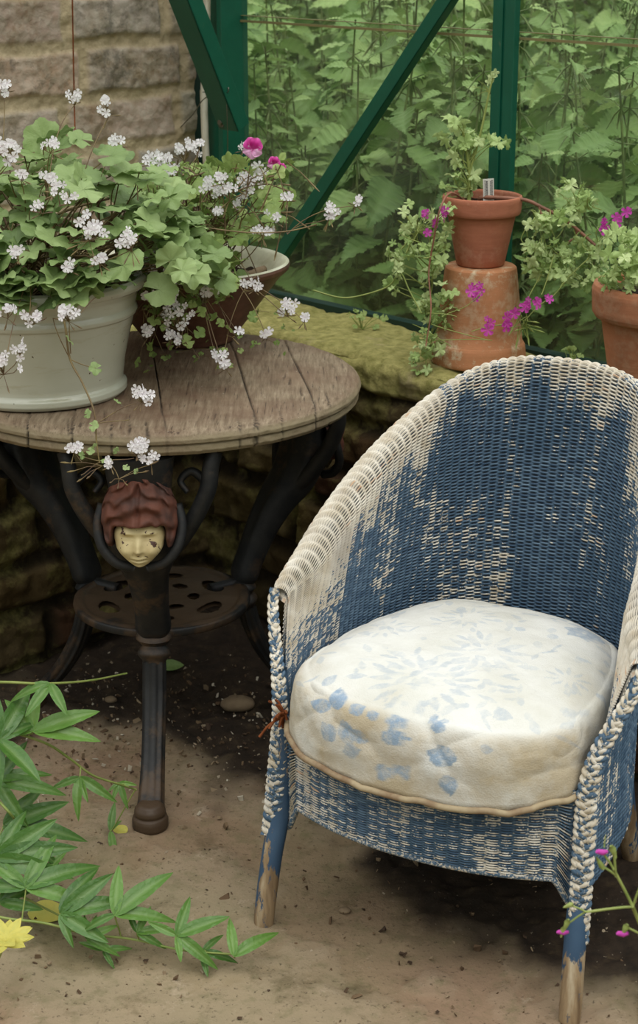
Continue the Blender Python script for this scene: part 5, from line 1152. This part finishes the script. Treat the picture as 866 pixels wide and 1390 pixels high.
# budding sprig near the lens, bottom right
def sprig():
    Y = 1.75; r = np.random.default_rng(6); org = atY(905, 1330, Y); o = empty('budding_geranium_sprig', org*[1, 1, 0]); org = np.array(o.location); st, bd = MB(), MB()
    L = [((900, 1330), (859, 1231), .0022), ((859, 1231), (833, 1180), .0017), ((833, 1180), (820, 1160), .0014), ((859, 1231), (795, 1238), .0016), ((795, 1238), (772, 1228), .0012), ((795, 1238), (768, 1256), .0012), ((838, 1190), (818, 1176), .0014), ((820, 1150), (822, 1134), .0008), ((859, 1231), (868, 1205), .0014), ((880, 1275), (850, 1258), .0014), ((833, 1155), (836, 1190), .0014)]
    for a, b, w_ in L: A, B = atY(*a, Y), atY(*b, Y); st.add(*tube(bez(A, A+(B-A)*.3+[0, 0, .002], A+(B-A)*.7, B, 6)-org, [w_]*6, 6))
    for x, y, dx, dy, R in ((831, 1152, 4, 10, .0042), (817, 1176, -6, -10, .0035), (775, 1228, -8, 3, .0032), (770, 1252, -4, 10, .0035), (850, 1258, -4, 8, .0040), (764, 1262, -2, 8, .003)):
        A, B = atY(x, y, Y), atY(x+dx*1.3, y+dy*1.3, Y); st.add(*tube(np.array([A-(B-A)*.3, A, (A+B)/2, B])-org, [R*.5, R, R*.7, R*.2], 8))
    for k, (x, y, R) in enumerate(((818, 1157, .0035), (765, 1266, .003), (846, 1268, .0035))):
        A = atY(x, y, Y); bd.add(*tube(np.array([A+[.006, 0, .001], A, A-[.006, 0, -.001], A-[.008, 0, .0]])-org, [R*.5, R, R*.8, R*.3], 8), rnd=.4)
    A = atY(762, 1275, Y); 
    st.build('stems', MAT['stem_g'], o); bd.build('buds', MAT['magenta'], o)
    st2 = MB(); A = atZ(905, 1330, .0); st2.add(*tube(np.array([atY(900, 1330, Y), atY(930, 1500, Y)*[1, 1, .5], np.array([atY(940, 1500, Y)[0], Y+.05, 0])])-org, .0024, 6)); st2.build('main_stem', MAT['stem_g'], o)
    tag(o, 'thin green sprig with small pink buds in front of the chair leg at lower right', 'plant')
sprig()
# stray stones
for k, (x, y, s, lbl) in enumerate(((322, 955, .034, 'brown stone lying against the wall foot right of the table'), (150, 950, .014, 'small pebble in the dark soil left of the front table leg'), (468, 1236, .010, 'small tan pebble on the floor under the chair front'))):
    A, E_ = np.meshgrid(np.linspace(0, 2*PI, 24, endpoint=False), np.linspace(-PI/2+.05, PI/2-.05, 14), indexing='ij'); V = np.stack([np.cos(A)*np.cos(E_), np.sin(A)*np.cos(E_)*.7, np.sin(E_)*.5], -1); V = V*(1+.25*fbm(V+k*5, 1.5, 3)[..., None])*s; m = MB(); m.add(V, gridF(24, 14, cu=True)); o = m.build('stone', MAT['stone']); o.location = tuple(atZ(x, y, s*.42)); tag(o, lbl, 'stone')
# crumbs, shell bits and leaf fragments
def debris():
    r = np.random.default_rng(44); mb = MB()
    for k in range(900):
        if k < 620: px, py = r.uniform(0, 380), r.normal(985, 55)
        else: px, py = r.uniform(0, 866), r.uniform(1000, 1390)
        if py < 880: continue
        p = atZ(px, py, .004)
        if abs(p[0]) > 1.3 or (p[0]-WP[0])*WN[0]+(p[1]-WP[1])*WN[1] > -.05 or (p[0]-GC[0])*LN[0]+(p[1]-GC[1])*LN[1] < .33: continue
        s = r.uniform(.0012, .004)*(1.0 if k % 9 else 1.8); q = r.normal(0, 1, (3, 3)); R = np.linalg.qr(q)[0]; V, Q = boxV((-1, -.6, -.3), (1, .7, .25)); V = (V*(1+r.normal(0, .25, V.shape))*s)@R.T+p; mb.add(V, Q, rnd=(r.uniform(0, 1) if k < 620 else r.uniform(0, .85)))
    o = mb.build('floor_debris', MAT['debris'], None, False); tag(o, 'scattered crumbs of soil, shell and dry leaf on the floor', 'debris', kind='stuff')
debris()

# ================================================================== LIGHT
w = bpy.data.worlds.new('sky'); scn.world = w; w.use_nodes = True; nt = w.node_tree; nt.nodes.clear()
out = nt.nodes.new('ShaderNodeOutputWorld'); bg = nt.nodes.new('ShaderNodeBackground'); tc = nt.nodes.new('ShaderNodeTexCoord'); sp = nt.nodes.new('ShaderNodeSeparateXYZ'); rp = nt.nodes.new('ShaderNodeValToRGB')
nt.links.new(tc.outputs['Generated'], sp.inputs[0]); nt.links.new(sp.outputs[2], rp.inputs[0]); nt.links.new(rp.outputs[0], bg.inputs[0]); nt.links.new(bg.outputs[0], out.inputs[0])
e = rp.color_ramp.elements; e[0].position = 0; e[0].color = (.07, .08, .055, 1); e[1].position = 1; e[1].color = (1.0, 1.0, 1.0, 1)
x = e.new(.18); x.color = (.12, .13, .10, 1); x = e.new(.42); x.color = (.62, .64, .62, 1)
bg.inputs[1].default_value = 1.42
sun = bpy.data.lights.new('sun', 'SUN'); sun.energy = .9; sun.angle = math.radians(55); sun.color = (1, .97, .92); so = bpy.data.objects.new('sun', sun); COL.objects.link(so); so.rotation_euler = (math.radians(22), math.radians(8), 0)
scn.view_settings.view_transform = 'Standard'; scn.view_settings.look = 'None'; scn.view_settings.gamma = 1; scn.view_settings.use_curve_mapping = False; scn.view_settings.exposure = 0.32
scn.cycles.use_denoising = True
scn.cycles.max_bounces = 8; scn.cycles.transparent_max_bounces = 24
